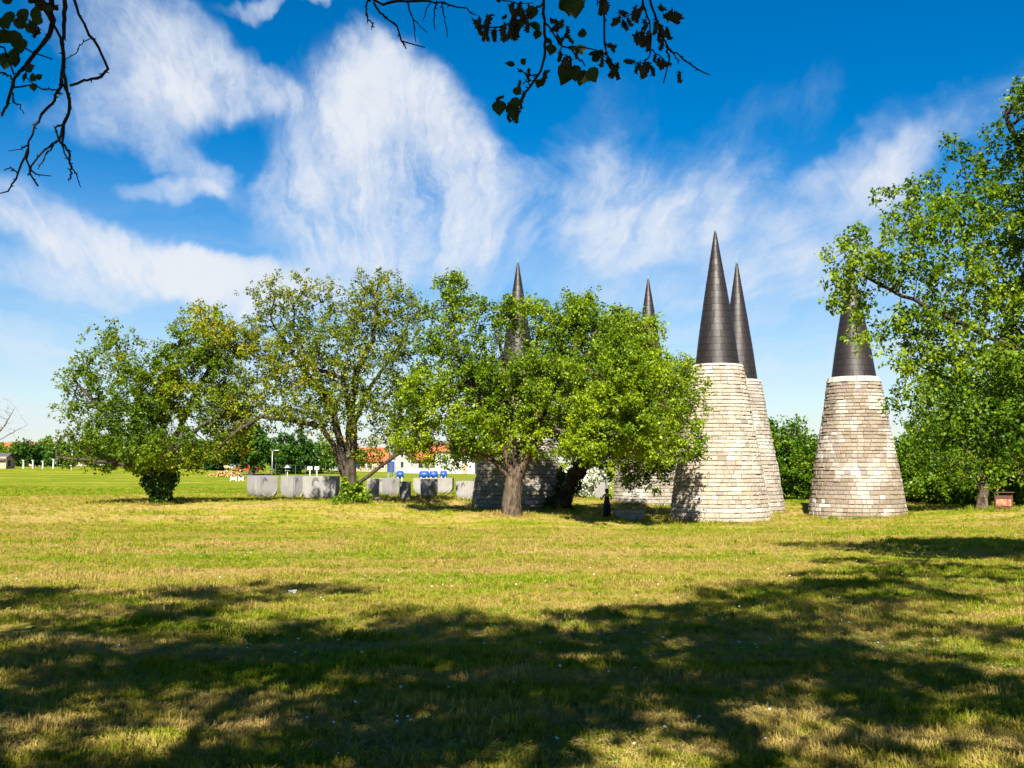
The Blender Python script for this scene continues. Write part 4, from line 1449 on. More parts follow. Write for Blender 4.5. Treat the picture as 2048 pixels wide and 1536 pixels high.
twig([(1290, -380), (1296, -100), (1298, -5), (1310, 30), (1322, 70), (1336, 95), (1368, 120), (1396, 140), (1420, 150)], .010, .003,
     cats=[(1330, 35, 34, -20), (1340, 30, 36, 10), (1345, 22, 30, -40), (1326, 20, 30, 40), (1322, 50, 30, -100), (1312, 40, 30, -80), (1332, 55, 28, -70), (1318, 68, 24, -100), (1326, 78, 26, -80)])
twig([(1282, -10), (1286, 10), (1300, 45), (1304, 75), (1302, 100), (1296, 118)], .005, .003,
     cats=[(1286, 12, 30, -60), (1270, 14, 28, -100), (1276, 24, 26, -80), (1290, 40, 30, -110), (1284, 60, 30, -100), (1296, 62, 30, -80), (1274, 64, 30, -90), (1268, 72, 24, -120), (1280, 72, 28, -70), (1292, 80, 24, -100)])
twig([(1290, 18), (1270, 26), (1250, 34)], .004, .002, cats=[(1250, 30, 30, -170), (1240, 32, 28, -120), (1246, 40, 26, -90), (1254, 36, 22, -60), (1238, 44, 18, -150), (1228, 40, 20, -20)], leafs=[(1242, 38, 22, -40)])
twig([(1304, 100), (1316, 112), (1334, 124), (1344, 126)], .004, .002, cats=[(1318, 115, 28, -90), (1342, 128, 28, -10), (1310, 108, 20, -100), (1324, 118, 20, -60)])
twig([(1298, 115), (1285, 125), (1262, 128)], .003, .002, cats=[(1268, 122, 28, -160), (1276, 126, 26, -120), (1290, 122, 26, -70), (1286, 130, 30, -80), (1296, 124, 30, -95), (1300, 130, 24, -60), (1274, 132, 20, -110)])
twig([(1334, 92), (1340, 118), (1332, 145), (1327, 166)], .006, .003)
twig([(1338, 95), (1350, 112), (1358, 128)], .004, .002, cats=[(1358, 142, 24, -90)])


# ------------------------------------------------------------------ concrete boat-shaped blocks
def block_mesh(seed):
    """Unit boat block: 2 wide (x), 1 deep (y), 1 high; rounded keel, U-shaped raised faces, crescent coloured dark as a shaded hollow."""
    bm = bmesh.new()
    NZ, NX = 12, 4
    rings = []
    for i in range(NZ + 1):
        z = i / NZ
        r = 0.50
        u = min(z / r, 1.0)
        hx = 1.0 - 0.50 * (1 - math.sqrt(max(0, 1 - (1 - u) ** 2)))
        v = min(z / 0.40, 1.0)
        hy = 0.5 - 0.22 * (1 - math.sqrt(max(0, 1 - (1 - v) ** 2)))
        c = 0.04
        rings.append([bm.verts.new(p) for p in ((-hx + c, -hy, z), (hx - c, -hy, z), (hx, -hy + c, z), (hx, hy - c, z), (hx - c, hy, z), (-hx + c, hy, z), (-hx, hy - c, z), (-hx, -hy + c, z))])
    for a, b in zip(rings, rings[1:]):
        for k in range(8):
            k2 = (k + 1) % 8
            bm.faces.new((a[k], a[k2], b[k2], b[k]))
    bm.faces.new(rings[0][::-1])
    bm.faces.new(rings[-1])
    me = bpy.data.meshes.new('block')
    bm.to_mesh(me)
    bm.free()
    me.materials.append(M_CONC)
    return me


def u_plate(sx, w, h, y, th):
    """U-shaped raised border on a block face at local y."""
    vs, fs = [], []
    out, inn = [], []
    n = 12
    for i in range(n + 1):
        a = math.pi * i / n
        ca, sa = -math.cos(a), -math.sin(a)
        out.append((sx + w * ca, h * 0.52 + (h * 0.46) * sa))
        inn.append((sx + (w - .10) * ca, h * 0.52 + (h * 0.46 - 0.06) * sa))
    out = [(sx - w, h)] + out + [(sx + w, h)]
    inn = [(sx - w + .10, h)] + inn + [(sx + w - .10, h)]
    s = -1 if y < 0 else 1
    m = len(out)
    for x, z in out + inn:
        vs.append((x, y + s * th, z))
    for x, z in out + inn:
        vs.append((x, y - s * 0.1, z))
    for i in range(m - 1):
        fs.append((i, i + 1, m + i + 1, m + i))
        fs.append((i + 1, i, 2 * m + i, 2 * m + i + 1))
        fs.append((m + i, m + i + 1, 3 * m + i + 1, 3 * m + i))
    return vs, fs


def crescent(x, z, r, y, flip, th=0.012):
    """Hooked hollow: thin plate on the face, its dark colour standing for shade."""
    vs, fs = [], []
    n = 9
    for i in range(n + 1):
        a = math.pi * (0.08 + 1.05 * i / n)
        w = r * 0.75 * math.sin(math.pi * (i + .4) / (n + .8))
        for rr in (r + w * .5, r - w * .5):
            vs.append((x + flip * rr * math.cos(a), y, z + rr * math.sin(a)))
    for i in range(n):
        fs.append((2 * i, 2 * i + 1, 2 * i + 3, 2 * i + 2))
    b = len(vs)
    vs += [(p[0], p[1] + (0.03 if y < 0 else -0.03), p[2]) for p in vs]
    for i in range(n):
        fs.append((2 * i, 2 * i + 2, b + 2 * i + 2, b + 2 * i))
    return vs, fs


BLK = block_mesh(1)
uv_, uf_ = u_plate(0.10, 0.78, 1.0, -0.5, 0.028)
U_ME = bpy.data.meshes.new('face_border')
U_ME.from_pydata(uv_, [], uf_)
U_ME.materials.append(M_CONC)
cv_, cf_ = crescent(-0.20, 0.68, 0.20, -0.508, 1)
C_ME = bpy.data.meshes.new('hollow')  # dark plate painted as the hollow's shade; the face is not cut
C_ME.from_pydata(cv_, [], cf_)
C_ME.materials.append(M_HOLLOW_SHADE)


def block(px, D, top, bottom, wpx, rz, depth, label):
    """Boat block whose outline is about wpx wide in the photo."""
    p = at(px, bottom, D)
    h = (bottom - top) * D / F + 0.12
    zb = ground(p.x, D)
    zt = at(px, top, D).z
    zb = min(zb, p.z) - 0.06
    c, s = abs(math.cos(rz)), abs(math.sin(rz))
    w = max(0.5, (wpx * D / F - depth * s) / max(c, .25)) / 2
    root = empty('boat_block', (p.x, D, zb), rz, label, 'sculpture', 'boat-shaped concrete blocks')
    for nm, me in (('body', BLK), ('face_border', U_ME), ('hollow', C_ME)):
        o = bpy.data.objects.new(nm, me)
        COL.objects.link(o)
        o.parent = root
        o.scale = (w, depth, zt - zb)
    return root


block(525, 78.5, 952, 993, 64, R(40), 1.6, 'leftmost concrete block right of the ivy clad mulberry, half in tree shade')
block(584, 78, 952, 996, 48, R(50), 1.5, 'second concrete block from the left, bright face with a hooked hollow')
block(642, 76.5, 952, 999, 72, R(-8), 1.0, 'widest concrete block, next to the trunk of the airy olive tree')
block(746, 76, 957, 993, 22, R(60), .8, 'shaded concrete block just right of the airy olive trunk')
block(765, 84, 956, 984, 46, R(10), 1.0, 'concrete block standing behind the bright and grey faced one')
block(781, 79, 956, 989, 36, R(42), 1.2, 'concrete block with one bright and one grey face left of the narrow one')
block(810, 72.5, 963, 1002, 20, R(85), .72, 'narrow concrete block seen end on, alone in front')
block(867, 82, 956, 985, 80, R(-4), 1.0, 'long pale concrete block at the back, below the blue barrels')
block(858, 75, 958, 994, 36, R(38), 1.1, 'keel shaped concrete block standing in front of the long pale one')
block(934, 74, 962, 1000, 44, R(-14), 1.1, 'concrete block with a hooked hollow at the left edge of a tower')
block(958, 83, 958, 985, 26, R(10), 1.0, 'concrete block behind the one at the tower edge')
block(1136, 80, 972, 996, 34, R(-15), 1.0, 'concrete block peeping out right of the ivy covered trunk')
block(1202, 83, 964, 999, 24, R(55), 1.0, 'concrete block directly behind the standing person')
for i, (px, D, s) in enumerate([(757, 73.5, .35), (884, 76.5, .30), (753, 76.5, .25)]):
    p = gp(px, D)
    bm = bmesh.new()
    bmesh.ops.create_icosphere(bm, subdivisions=2, radius=1)
    for v in bm.verts:
        v.co *= 1 + 0.25 * (float(vnoise(v.co.x * 2 + i * 5, v.co.z * 2 + v.co.y, 3)) - .5)
        v.co = Vector((v.co.x * s, v.co.y * s * .8, v.co.z * s * .5))
    me = bpy.data.meshes.new('rock')
    bm.to_mesh(me)
    bm.free()
    me.materials.append(M_STONE)
    set_tint(me, [(0.6, .5, .36, 1)] * len(me.polygons))
    o = bpy.data.objects.new('rock', me)
    COL.objects.link(o)
    o.location = p
    tag(o, ['pale rock on the bare ground right of the olive tree', 'pale rock by the foot of the long pale block', 'small pale rock beside the shaded block'][i], 'rock', 'pale rocks among the concrete blocks')

# ------------------------------------------------------------------ stone bench
p = gp(1258, 59.3)
bench = empty('stone_bench', p, R(4), 'low stone bench in dappled shade, right of the standing person', 'bench')
w = 58 * 59.3 / F


def rough_box(size, seed, n=4, amp=0.02):
    bm = bmesh.new()
    bmesh.ops.create_cube(bm, size=1)
    bmesh.ops.subdivide_edges(bm, edges=bm.edges[:], cuts=n, use_grid_fill=True)
    rg = random.Random(seed)
    for v in bm.verts:
        v.co = Vector((v.co.x * size[0], v.co.y * size[1], v.co.z * size[2])) + Vector((rg.uniform(-amp, amp), rg.uniform(-amp, amp), rg.uniform(-amp, amp)))
    me = bpy.data.meshes.new('stone')
    bm.to_mesh(me)
    bm.free()
    return me


for nm, size, lo in (('seat', (w, .72, .16), (0, 0, .52)), ('support', (.36, .6, .50), (-w / 2 + .25, 0, .20)), ('support', (.36, .6, .50), (w / 2 - .25, 0, .20)), ('back_slab', (w - .75, .46, .50), (0, .02, .20))):
    me = rough_box(size, len(nm))
    me.materials.append(M_CONC)
    o = bpy.data.objects.new(nm, me)
    COL.objects.link(o)
    o.parent = bench
    o.location = lo


# ------------------------------------------------------------------ person beside the bench
def skin_mesh(name, nodes, edges, mat, parent, levels=2, root=0):
    me = bpy.data.meshes.new(name)
    me.from_pydata([n[:3] for n in nodes], edges, [])
    o = bpy.data.objects.new(name, me)
    COL.objects.link(o)
    sm = o.modifiers.new('skin', 'SKIN')
    for i, n in enumerate(nodes):
        v = me.skin_vertices[0].data[i]
        v.radius = (n[3], n[4] if len(n) > 4 else n[3])
        v.use_root = i == root
    sm.use_smooth_shade = True
    sb = o.modifiers.new('sub', 'SUBSURF')
    sb.levels = sb.render_levels = levels
    dg = bpy.context.evaluated_depsgraph_get()
    ev = o.evaluated_get(dg)
    m2 = bpy.data.meshes.new_from_object(ev)
    o.modifiers.clear()
    o.data = m2
    bpy.data.meshes.remove(me)
    m2.materials.clear()
    m2.materials.append(mat)
    m2.polygons.foreach_set('use_smooth', [True] * len(m2.polygons))
    o.parent = parent
    return o


def person():
    p = gp(1214, 59.8)
    # facing away and left: local +y is the facing direction
    root = empty('person', p, R(28), 'person in a long black outfit, bare shouldered, standing beside the stone bench', 'person')
    N = [(0, 0, .93, .125, .10), (0, .01, 1.10, .105, .085), (0, .01, 1.26, .135, .095), (0, 0, 1.38, .09, .075), (0, .01, 1.46, .052), (0, .03, 1.55, .075, .085), (0, .03, 1.63, .078, .09)]
    E = [(0, 1), (1, 2), (2, 3), (3, 4), (4, 5), (5, 6)]

    def chain(start, pts):
        last = start
        for q in pts:
            N.append(q)
            E.append((last, len(N) - 1))
            last = len(N) - 1
        return last
    for s in (-1, 1):
        chain(0, [(s * .09, 0, .88, .085), (s * .10, .01, .50, .058), (s * .105, -.02, .27, .05), (s * .11, -.02, .08, .036), (s * .12, .10, .03, .034, .026)])
        wr = chain(3, [(s * .19, 0, 1.37, .056), (s * .27, .01, 1.22, .044), (s * .33, .05, 1.11, .038), (s * .25, .23, 1.15, .030), (s * .20, .33, 1.19, .024)])
        pm = chain(wr, [(s * .18, .37, 1.20, .030, .016)])
        for k in range(4):
            o = (k - 1.5) * .018
            chain(pm, [(s * .172, .405, 1.205 + o, .010), (s * .15, .435 - abs(o) * .4, 1.21 + o, .009), (s * .125, .43, 1.21 + o, .008)])
        chain(pm, [(s * .16, .375, 1.235, .010), (s * .135, .395, 1.25, .009)])
    skin_mesh('body', N, E, M_SKIN, root, 2)
    root.scale = (1.12, 1.05, 1.04)
    # nose
    MB().tube([(0, .115, 1.60), (0, .135, 1.575), (0, .118, 1.565)], [.008, .014, .008], 6).build('nose', M_SKIN, root, True)
    # outfit: bodice and wide trousers
    N2 = [(0, 0, .93, .165, .125), (0, .01, 1.10, .135, .108), (0, .01, 1.25, .165, .115), (0, .005, 1.31, .135, .095)]
    E2 = [(0, 1), (1, 2), (2, 3)]
    for s in (-1, 1):
        i = len(N2)
        N2.extend([(s * .095, 0, .85, .115), (s * .11, .01, .50, .105), (s * .125, 0, .22, .115), (s * .135, .01, .06, .125)])
        E2.extend([(0, i), (i, i + 1), (i + 1, i + 2), (i + 2, i + 3)])
    skin_mesh('jumpsuit', N2, E2, M_BLACK, root, 2)
    bm = bmesh.new()
    bmesh.ops.create_icosphere(bm, subdivisions=3, radius=1)
    for v in bm.verts:
        c = v.co.copy()
        z = c.z
        v.co = Vector((c.x * .108, c.y * .118 - .012, z * .125 - (0.05 if c.y < 0 and z < 0 else 0)))
        if c.y > .35 and z < .35:
            v.co.y = min(v.co.y, .035)
    me = bpy.data.meshes.new('hair')
    bm.to_mesh(me)
    bm.free()
    me.materials.append(M_HAIR)
    me.polygons.foreach_set('use_smooth', [True] * len(me.polygons))
    o = bpy.data.objects.new('hair', me)
    COL.objects.link(o)
    o.parent = root
    o.location = (0, .025, 1.615)


person()


# ------------------------------------------------------------------ rusty board at the right
def art_mat():
    m, t = new_mat('faded_red_panel')
    p = pos(t)
    n = t.noise(p, 4.5, 6, 0.65, 0.5)
    n2 = t.noise(p, 3.0, 4, 0.6)
    c = t.mix(t.smooth(n, 0.38, 0.66), (0.20, 0.050, 0.028), (0.62, 0.215, 0.115))
    c = t.mix(t.math('MULTIPLY', t.smooth(n2, 0.62, 0.70), 0.7), c, (0.55, 0.53, 0.50))
    finish(t, principled(t, c, 0.5))
    return m


p = gp(2007, 62)
board = empty('information_board', p, R(-4), 'rusty framed board with a faded red panel under the trees at right', 'board')
k = 62 / F
W_, H_ = 34 * k, 28 * k
art = MB().box((0, 0, .30 + H_ * .40), (W_ - .12, .05, H_ * .74)).build('panel', art_mat(), board)
for sx in (-1, 1):
    MB().box((sx * (W_ / 2 - .03), 0, (H_ + .2) / 2 - .05), (.09, .10, H_ + .3)).build('post', M_RUST, board)
MB().box((0, 0, .22), (W_ - .153, .09, .08)).build('rail', M_RUST, board)
MB().box((0, 0, H_ * .98), (W_ - .153, .09, .20)).build('header', M_RUST, board)
MB().box((0, -.05, H_ + .28), (W_ + .10, .35, .05)).build('roof', M_RUST, board)


# ------------------------------------------------------------------ far side: houses, park things
def house(px, D, w, d, hw, hr, rz, wall, roof, label, n_win=3, base_drop=0.3, chim=True, sink=0.0):
    p = gp(px, D)
    root = empty('house', (p.x, p.y, p.z - sink), rz, label, 'house', 'houses beyond the meadow')
    MB().box((0, 0, hw / 2 - .2), (w, d, hw + .4)).build('wall', wall, root)
    # gable triangles (ridge along x)
    g = MB()
    for sx in (-1, 1):
        x0, x1 = sx * (w / 2 - .25), sx * (w / 2 - .002)
        g.add([(x0, -d / 2, hw), (x0, d / 2, hw), (x0, 0, hw + hr), (x1, -d / 2, hw), (x1, d / 2, hw), (x1, 0, hw + hr)], [(0, 1, 2), (3, 5, 4), (0, 3, 4, 1), (1, 4, 5, 2), (2, 5, 3, 0)])
    g.build('gable', wall, root)
    rf = MB()
    ov, th = .45, .18
    sl = hr / (d / 2)
    for sy in (-1, 1):
        y0, z0 = sy * (d / 2 + ov), hw - ov * sl + .06
        rf.add([(-w / 2 - ov, y0, z0), (w / 2 + ov, y0, z0), (w / 2 + ov, 0, hw + hr + .06), (-w / 2 - ov, 0, hw + hr + .06),
                (-w / 2 - ov, y0, z0 + th), (w / 2 + ov, y0, z0 + th), (w / 2 + ov, 0, hw + hr + .06 + th), (-w / 2 - ov, 0, hw + hr + .06 + th)],
               [(3, 2, 1, 0), (4, 5, 6, 7), (0, 1, 5, 4), (1, 2, 6, 5), (2, 3, 7, 6), (3, 0, 4, 7)])
    r = rf.build('roof', roof, root)
    if chim:
        MB().box((w * .22, d * .12, hw + hr * .9), (.6, .6, 1.5)).build('chimney', M_TAN, r)

    def win(x, y, z, ww, wh, face):
        f = MB()
        fx = (ww + .2, .08) if face == 'y' else (.08, ww + .2)
        o = f.box((x, y, z), (fx[0], fx[1], wh + .2)).build('window', M_WHITE, root)
        gx = (ww, .11) if face == 'y' else (.11, ww)
        MB().box((x, y, z), (gx[0], gx[1], wh)).build('pane', M_GLASS, o)
    for i in range(n_win):
        x = -w / 2 + w * (i + .5) / n_win
        win(x, -d / 2, hw * .58, 1.0, 1.15, 'y')
    win(-w / 2, 0, hw * .6, .9, 1.1, 'x')
    win(w / 2, 0, hw * .6, .9, 1.1, 'x')
    win(-w / 2, 0, hw + hr * .3, .8, .8, 'x')
    MB().box((w * .5 / n_win + .02, -d / 2, 1.0), (1.0, .09, 2.0)).build('door', M_TAN, root)
    return root


house(842, 195, 9, 7.5, 2.6, 2.6, R(42), M_WHITEW, M_ORANGE, 'white gabled house with orange roof seen beneath the bright mulberry branches', 3)
house(915, 190, 7.5, 7, 4.2, 1.3, R(-6), M_WHITEW, M_ORANGE, 'tall plain white house left of the tower behind the bright mulberry', 2)
house(735, 198, 7, 6.5, 2.2, 2.3, R(14), M_TAN, M_ORANGE, 'tan house with orange roof behind the olive trunk', 3)
house(692, 215, 6, 6, 4.0, 2.0, R(80), M_WHITEW, M_ORANGE, 'pale house half hidden behind the airy olive tree', 2)
house(432, 205, 8, 7, 2.6, 2.4, R(10), M_WHITEW, M_ORANGE, 'orange roofed house left of the large round tree', 2)
house(40, 240, 9, 7, 3.2, 2.2, R(5), M_WHITEW, M_ORANGE, 'orange roof furthest left above the dark trees', 2)
house(64, 228, 8, 7, 2.3, 2.0, R(-8), M_TAN, M_ORANGE, 'lower orange roof between dark trees at far left', 2)
house(165, 230, 12, 7, 2.4, 2.2, R(3), M_WHITEW, M_ORANGE, 'long orange roof glimpsed through the leftmost mulberry', 3)
house(-12, 170, 4.6, 4, 1.5, 0.9, R(0), M_PINK, M_SLATE, 'small pink house with dark roof cut by the left edge', 1, chim=False)


def wall_run(px0, px1, D, h, mat, label, name='wall'):
    a, b = gp(px0, D), gp(px1, D)
    o = MB()
    L = (b - a).length
    o.box((0, 0, h / 2 - .2), (L, .25, h + .4)).box((0, 0, h + .04), (L + .1, .35, .08))
    q = o.build(name, mat)
    q.location = (a + b) / 2
    q.rotation_euler = (0, 0, math.atan2(b.y - a.y, b.x - a.x))
    return tag(q, label, 'wall')


wall_run(806, 880, 184, 0.9, M_GREYW, 'long pale garden wall in front of the white gabled house')

# lamp post
p = gp(543, 132)
lp = empty('lamp_post', p, 0, 'slender grey lamp post beside the large round tree', 'lamp post')
H_ = 54 * 132 / F
MB().tube([(0, 0, -.1), (0, 0, H_ * .5), (0, 0, H_)], [.10, .08, .06], 8).build('pole', M_STEEL, lp, True)
MB().tube([(0, 0, H_ - .05), (.15, 0, H_ + .1), (.45, 0, H_ + .12)], .045, 6).build('arm', M_STEEL, lp)
MB().box((.62, 0, H_ + .11), (.5, .2, .09)).build('lamp_head', M_WHITE, lp)
# tall posts at far left
for i, (px, D, hpx) in enumerate([(141, 165, 40), (44, 170, 16), (83, 170, 14), (104, 170, 18), (63, 170, 16)]):
    p = gp(px, D)
    h = hpx * D / F
    r = empty('fence_post' if i else 'utility_pole', p, 0, ['white utility pole among the far trees at left', 'pale post at the meadow edge, nearest the pink house', 'pale post at the meadow edge, fourth from the pink house', 'pale post at the meadow edge furthest from the pink house', 'pale post at the meadow edge, second from the pink house'][i], 'post', None if i == 0 else 'pale posts at the edge of the meadow')
    MB().tube([(0, 0, -.1), (0, 0, h)], .13 if i else .1, 6).build('pole', M_WHITE if i == 0 else M_GREYW, r)
    MB().box((0, 0, h + .05), (.42, .42, .1)).build('cap', M_GREYW, r)


# red car under the round tree, white car by the trees
def car(px, D, rz, mat, label):
    p = gp(px, D)
    root = empty('parked_car', (p.x, p.y, p.z + .02), rz, label, 'car')
    prof = [(-2.05, .35), (-2.1, .75), (-1.95, .92), (-1.25, 1.0), (-.75, 1.42), (.75, 1.45), (1.45, 1.0), (2.0, .9), (2.1, .6), (2.05, .35)]
    vs, fs = [], []
    for y, k in ((-.85, .97), (-.75, 1.0), (.75, 1.0), (.85, .97)):
        for x, z in prof:
            vs.append((x * k, y * (0.88 if z > 1.1 else 1.0), z))
    n = len(prof)
    for r in range(3):
        for i in range(n):
            i2 = (i + 1) % n
            fs.append((r * n + i, r * n + i2, (r + 1) * n + i2, (r + 1) * n + i))
    fs.append(tuple(range(n)))
    fs.append(tuple(3 * n + i for i in range(n))[::-1])
    mesh_obj('body', vs, fs, mat, root)
    for sy in (-1, 1):
        o = mesh_obj('side_window', [(-1.05, sy * .80, 1.02), (1.2, sy * .80, 1.02), (.68, sy * .77, 1.38), (-.68, sy * .77, 1.36)], [(0, 1, 2, 3)], M_GLASS, root)
    for sx in (-1.3, 1.3):
        for sy in (-1, 1):
            mb = MB()
            mb.tube([(sx, sy * .70, .32), (sx, sy * .90, .32)], .32, 14)
            wv = mb.build('wheel', M_TYRE, root)
            MB().tube([(sx, sy * .90, .32), (sx, sy * .915, .32)], .19, 10).build('rim', M_STEEL, wv)
    return root


car(496, 168, R(8), M_REDCAR, 'red car parked in front of the trunk of the large round tree')
car(686, 182, R(70), M_WHITE, 'white car parked by the dark trees behind the hurdles')

# log pile
p = gp(452, 138)
logs = MB()
rg_ = random.Random(3)
for k in range(90):
    x = rg_.gauss(0, 1.15)
    lim = max(.1, .85 - .22 * abs(x))
    z = rg_.uniform(0, lim)
    y = rg_.uniform(-.4, .4)
    a = rg_.uniform(-.5, .5)
    logs.tube([(x - .25 * math.sin(a), y - .25, z), (x + .25 * math.sin(a), y + .25, z + rg_.uniform(-.1, .1))], rg_.uniform(.07, .14), 7)
o = logs.build('log_pile', M_WOOD)
o.location = p
tag(o, 'heap of freshly cut orange brown firewood left of the red car', 'log pile')


# dog training hurdles and boards on the meadow
def hurdle(px, D, wpx, hpx, style, label):
    p = gp(px, D)
    k = D / F
    w, h = wpx * k, hpx * k
    root = empty('hurdle', p, R(3), label, 'hurdle', 'white training obstacles on the meadow')
    for sx in (-1, 1):
        MB().box((sx * w / 2, 0, h / 2), (.09, .09, h + .1)).build('post', M_WHITE, root)
    if style == 'panel':
        MB().box((0, 0, h * .62), (w - .096, .05, h * .6)).build('board', M_WHITE, root)
    elif style == 'bars':
        for f in (.5, .92):
            MB().box((0, 0, h * f), (w - .096, .06, .10)).build('bar', M_WHITE, root)
    elif style == 'cross':
        for s in (-1, 1):
            MB().tube([(-s * (w / 2 - .05), s * .04, h * .15), (s * (w / 2 - .05), s * .04, h * .9)], .045, 6).build('bar', M_WHITE, root)
    else:
        MB().add([(-w * .45, -.3, .1), (w * .3, -.3, .1), (w * .45, .25, h), (-w * .25, .25, h), (-w * .45, -.25, .06), (w * .3, -.25, .06), (w * .45, .30, h - .04), (-w * .25, .3, h - .04)],
                 [(0, 1, 2, 3), (7, 6, 5, 4), (0, 4, 5, 1), (1, 5, 6, 2), (2, 6, 7, 3), (3, 7, 4, 0)]).build('ramp', M_WHITE, root)


HU = [(466, 118, 11, 9, 'panel', 'leftmost white hurdle, a solid board in front of the firewood'), (481, 118, 8, 9, 'cross', 'white crossed bar hurdle second from left'), (499, 116, 9, 8, 'ramp', 'small white ramp below the red car'),
      (512, 117, 6, 8, 'cross', 'narrow white crossed hurdle left of the lamp post'), (540, 117, 20, 8, 'bars', 'wide white hurdle with bars at the foot of the lamp post'), (586, 118, 12, 7, 'bars', 'low white bar hurdle behind the second concrete block'),
      (585, 112, 9, 7, 'ramp', 'white tilted ramp right above the gap between two blocks'), (600, 113, 13, 7, 'cross', 'white crossed hurdle above the widest concrete block'), (617, 113, 7, 7, 'panel', 'small white board below the two signs'), (655, 113, 14, 9, 'cross', 'white crossed hurdle touching the olive trunk')]
for a in HU:
    hurdle(*a)
for i, (px, w) in enumerate([(619, 10), (633, 9)]):
    D = 122
    p = gp(px, D)
    k = D / F
    root = empty('sign_board', p, 0, ['left white sign board on a post behind the widest block', 'right white sign board on a post behind the widest block'][i], 'sign', 'white sign boards on the meadow')
    hh = at(px, 938, D).z - p.z
    MB().box((0, 0, hh / 2), (.1, .1, hh)).build('post', M_WHITE, root)
    MB().box((0, -.08, hh + .1), (w * k, .05, 6.5 * k)).build('board', M_WHITE, root)

# little bird table
p = gp(574, 112)
bt = empty('bird_table', p, 0, 'little roofed white post left of the two sign boards', 'bird table')
h = at(574, 941, 112).z - p.z
MB().box((0, 0, h / 2), (.08, .08, h)).build('post', M_WHITE, bt)
MB().box((0, 0, h), (.5, .4, .05)).build('tray', M_STEEL, bt)
MB().add([(-.35, -.3, h + .3), (.35, -.3, h + .3), (.35, .3, h + .3), (-.35, .3, h + .3), (0, 0, h + .65)], [(3, 2, 1, 0), (0, 1, 4), (1, 2, 4), (2, 3, 4), (3, 0, 4)]).build('roof', M_STEEL, bt)


# blue cabin, barrels and tunnels
def stilt_cabin(px, D, wpx, top, bot, label):
    k = D / F
    p = gp(px, D)
    w = wpx * k
    zb, zt = at(px, bot, D).z - p.z, at(px, top, D).z - p.z
    root = empty('blue_cabin', p, R(14), label, 'cabin', 'blue things on the meadow')
    MB().box((0, 0, (zb + zt) / 2), (w, w * .9, zt - zb)).build('body', M_BLUE, root)
    MB().add([(-w * .55, -w * .5, zt), (w * .55, -w * .5, zt + .25), (w * .55, w * .5, zt + .25), (-w * .55, w * .5, zt), (-w * .55, -w * .5, zt + .1), (w * .55, -w * .5, zt + .35), (w * .55, w * .5, zt + .35), (-w * .55, w * .5, zt + .1)],
             [(3, 2, 1, 0), (4, 5, 6, 7), (0, 1, 5, 4), (1, 2, 6, 5), (2, 3, 7, 6), (3, 0, 4, 7)]).build('roof', M_BLUE, root)
    MB().box((0, -w * .45, (zb + zt) / 2 - .1), (w * .45, .05, (zt - zb) * .75)).build('door', M_SLATE, root)
    for sx in (-1, 1):
        for sy in (-1, 1):
            MB().box((sx * w * .4, sy * w * .36, zb / 2 - .1), (.1, .1, zb + .196)).build('leg', M_STEEL, root)


stilt_cabin(781, 108, 13, 923, 944, 'tall blue cabin on legs under the right limb of the olive tree')
stilt_cabin(707, 100, 9, 936, 952, 'narrow blue cabin seen between the olive tree stems')


def barrel(px, D, wpx, hpx, label):
    k = D / F
    p = gp(px, D)
    w, h = wpx * k, hpx * k
    zt = at(px, 942, D).z - p.z
    root = empty('blue_barrel', p, R(0), label, 'barrel', 'blue barrels behind the concrete blocks')
    n = 12
    mb = MB()
    r = h / 2
    pts = [(-w / 2, 0, zt - r), (-w / 2 * .9, 0, zt - r), (0, 0, zt - r), (w / 2 * .9, 0, zt - r), (w / 2, 0, zt - r)]
    mb.tube(pts, [r * .8, r * .96, r, r * .96, r * .8], 16)
    mb.build('body', M_BLUE, root, True)
    for sx in (-.3, .3):
        MB().box((sx * w, 0, (zt - h) / 2), (.12, r * 1.5, zt - h + .3)).build('cradle', M_WHITE, root)


barrel(800, 106, 13, 15, 'round blue barrel right next to the tall blue cabin')
barrel(848, 106, 19, 15, 'left blue barrel above the long pale block')
barrel(867, 107, 16, 15, 'middle blue barrel above the long pale block')
barrel(887, 106, 13, 14, 'right blue barrel above the long pale block')

# wire fence along the meadow
fr = empty('wire_fence', gp(700, 150), 0, 'thin wire fence with posts crossing the meadow before the houses', 'fence')
fb = Vector(fr.location)
pts = [gp(x, 150) for x in range(470, 970, 20)]
for q in pts:
    d = q - fb
    MB().box((d.x, d.y, d.z + .75), (.05, .05, 1.7)).build('post', M_POLE, fr)
mb = MB()
for hgt in (.3, .7, 1.1, 1.5):
    mb.tube([q - fb + Vector((0, 0, hgt)) for q in pts], .007, 4)
mb.build('wire', M_POLE, fr)


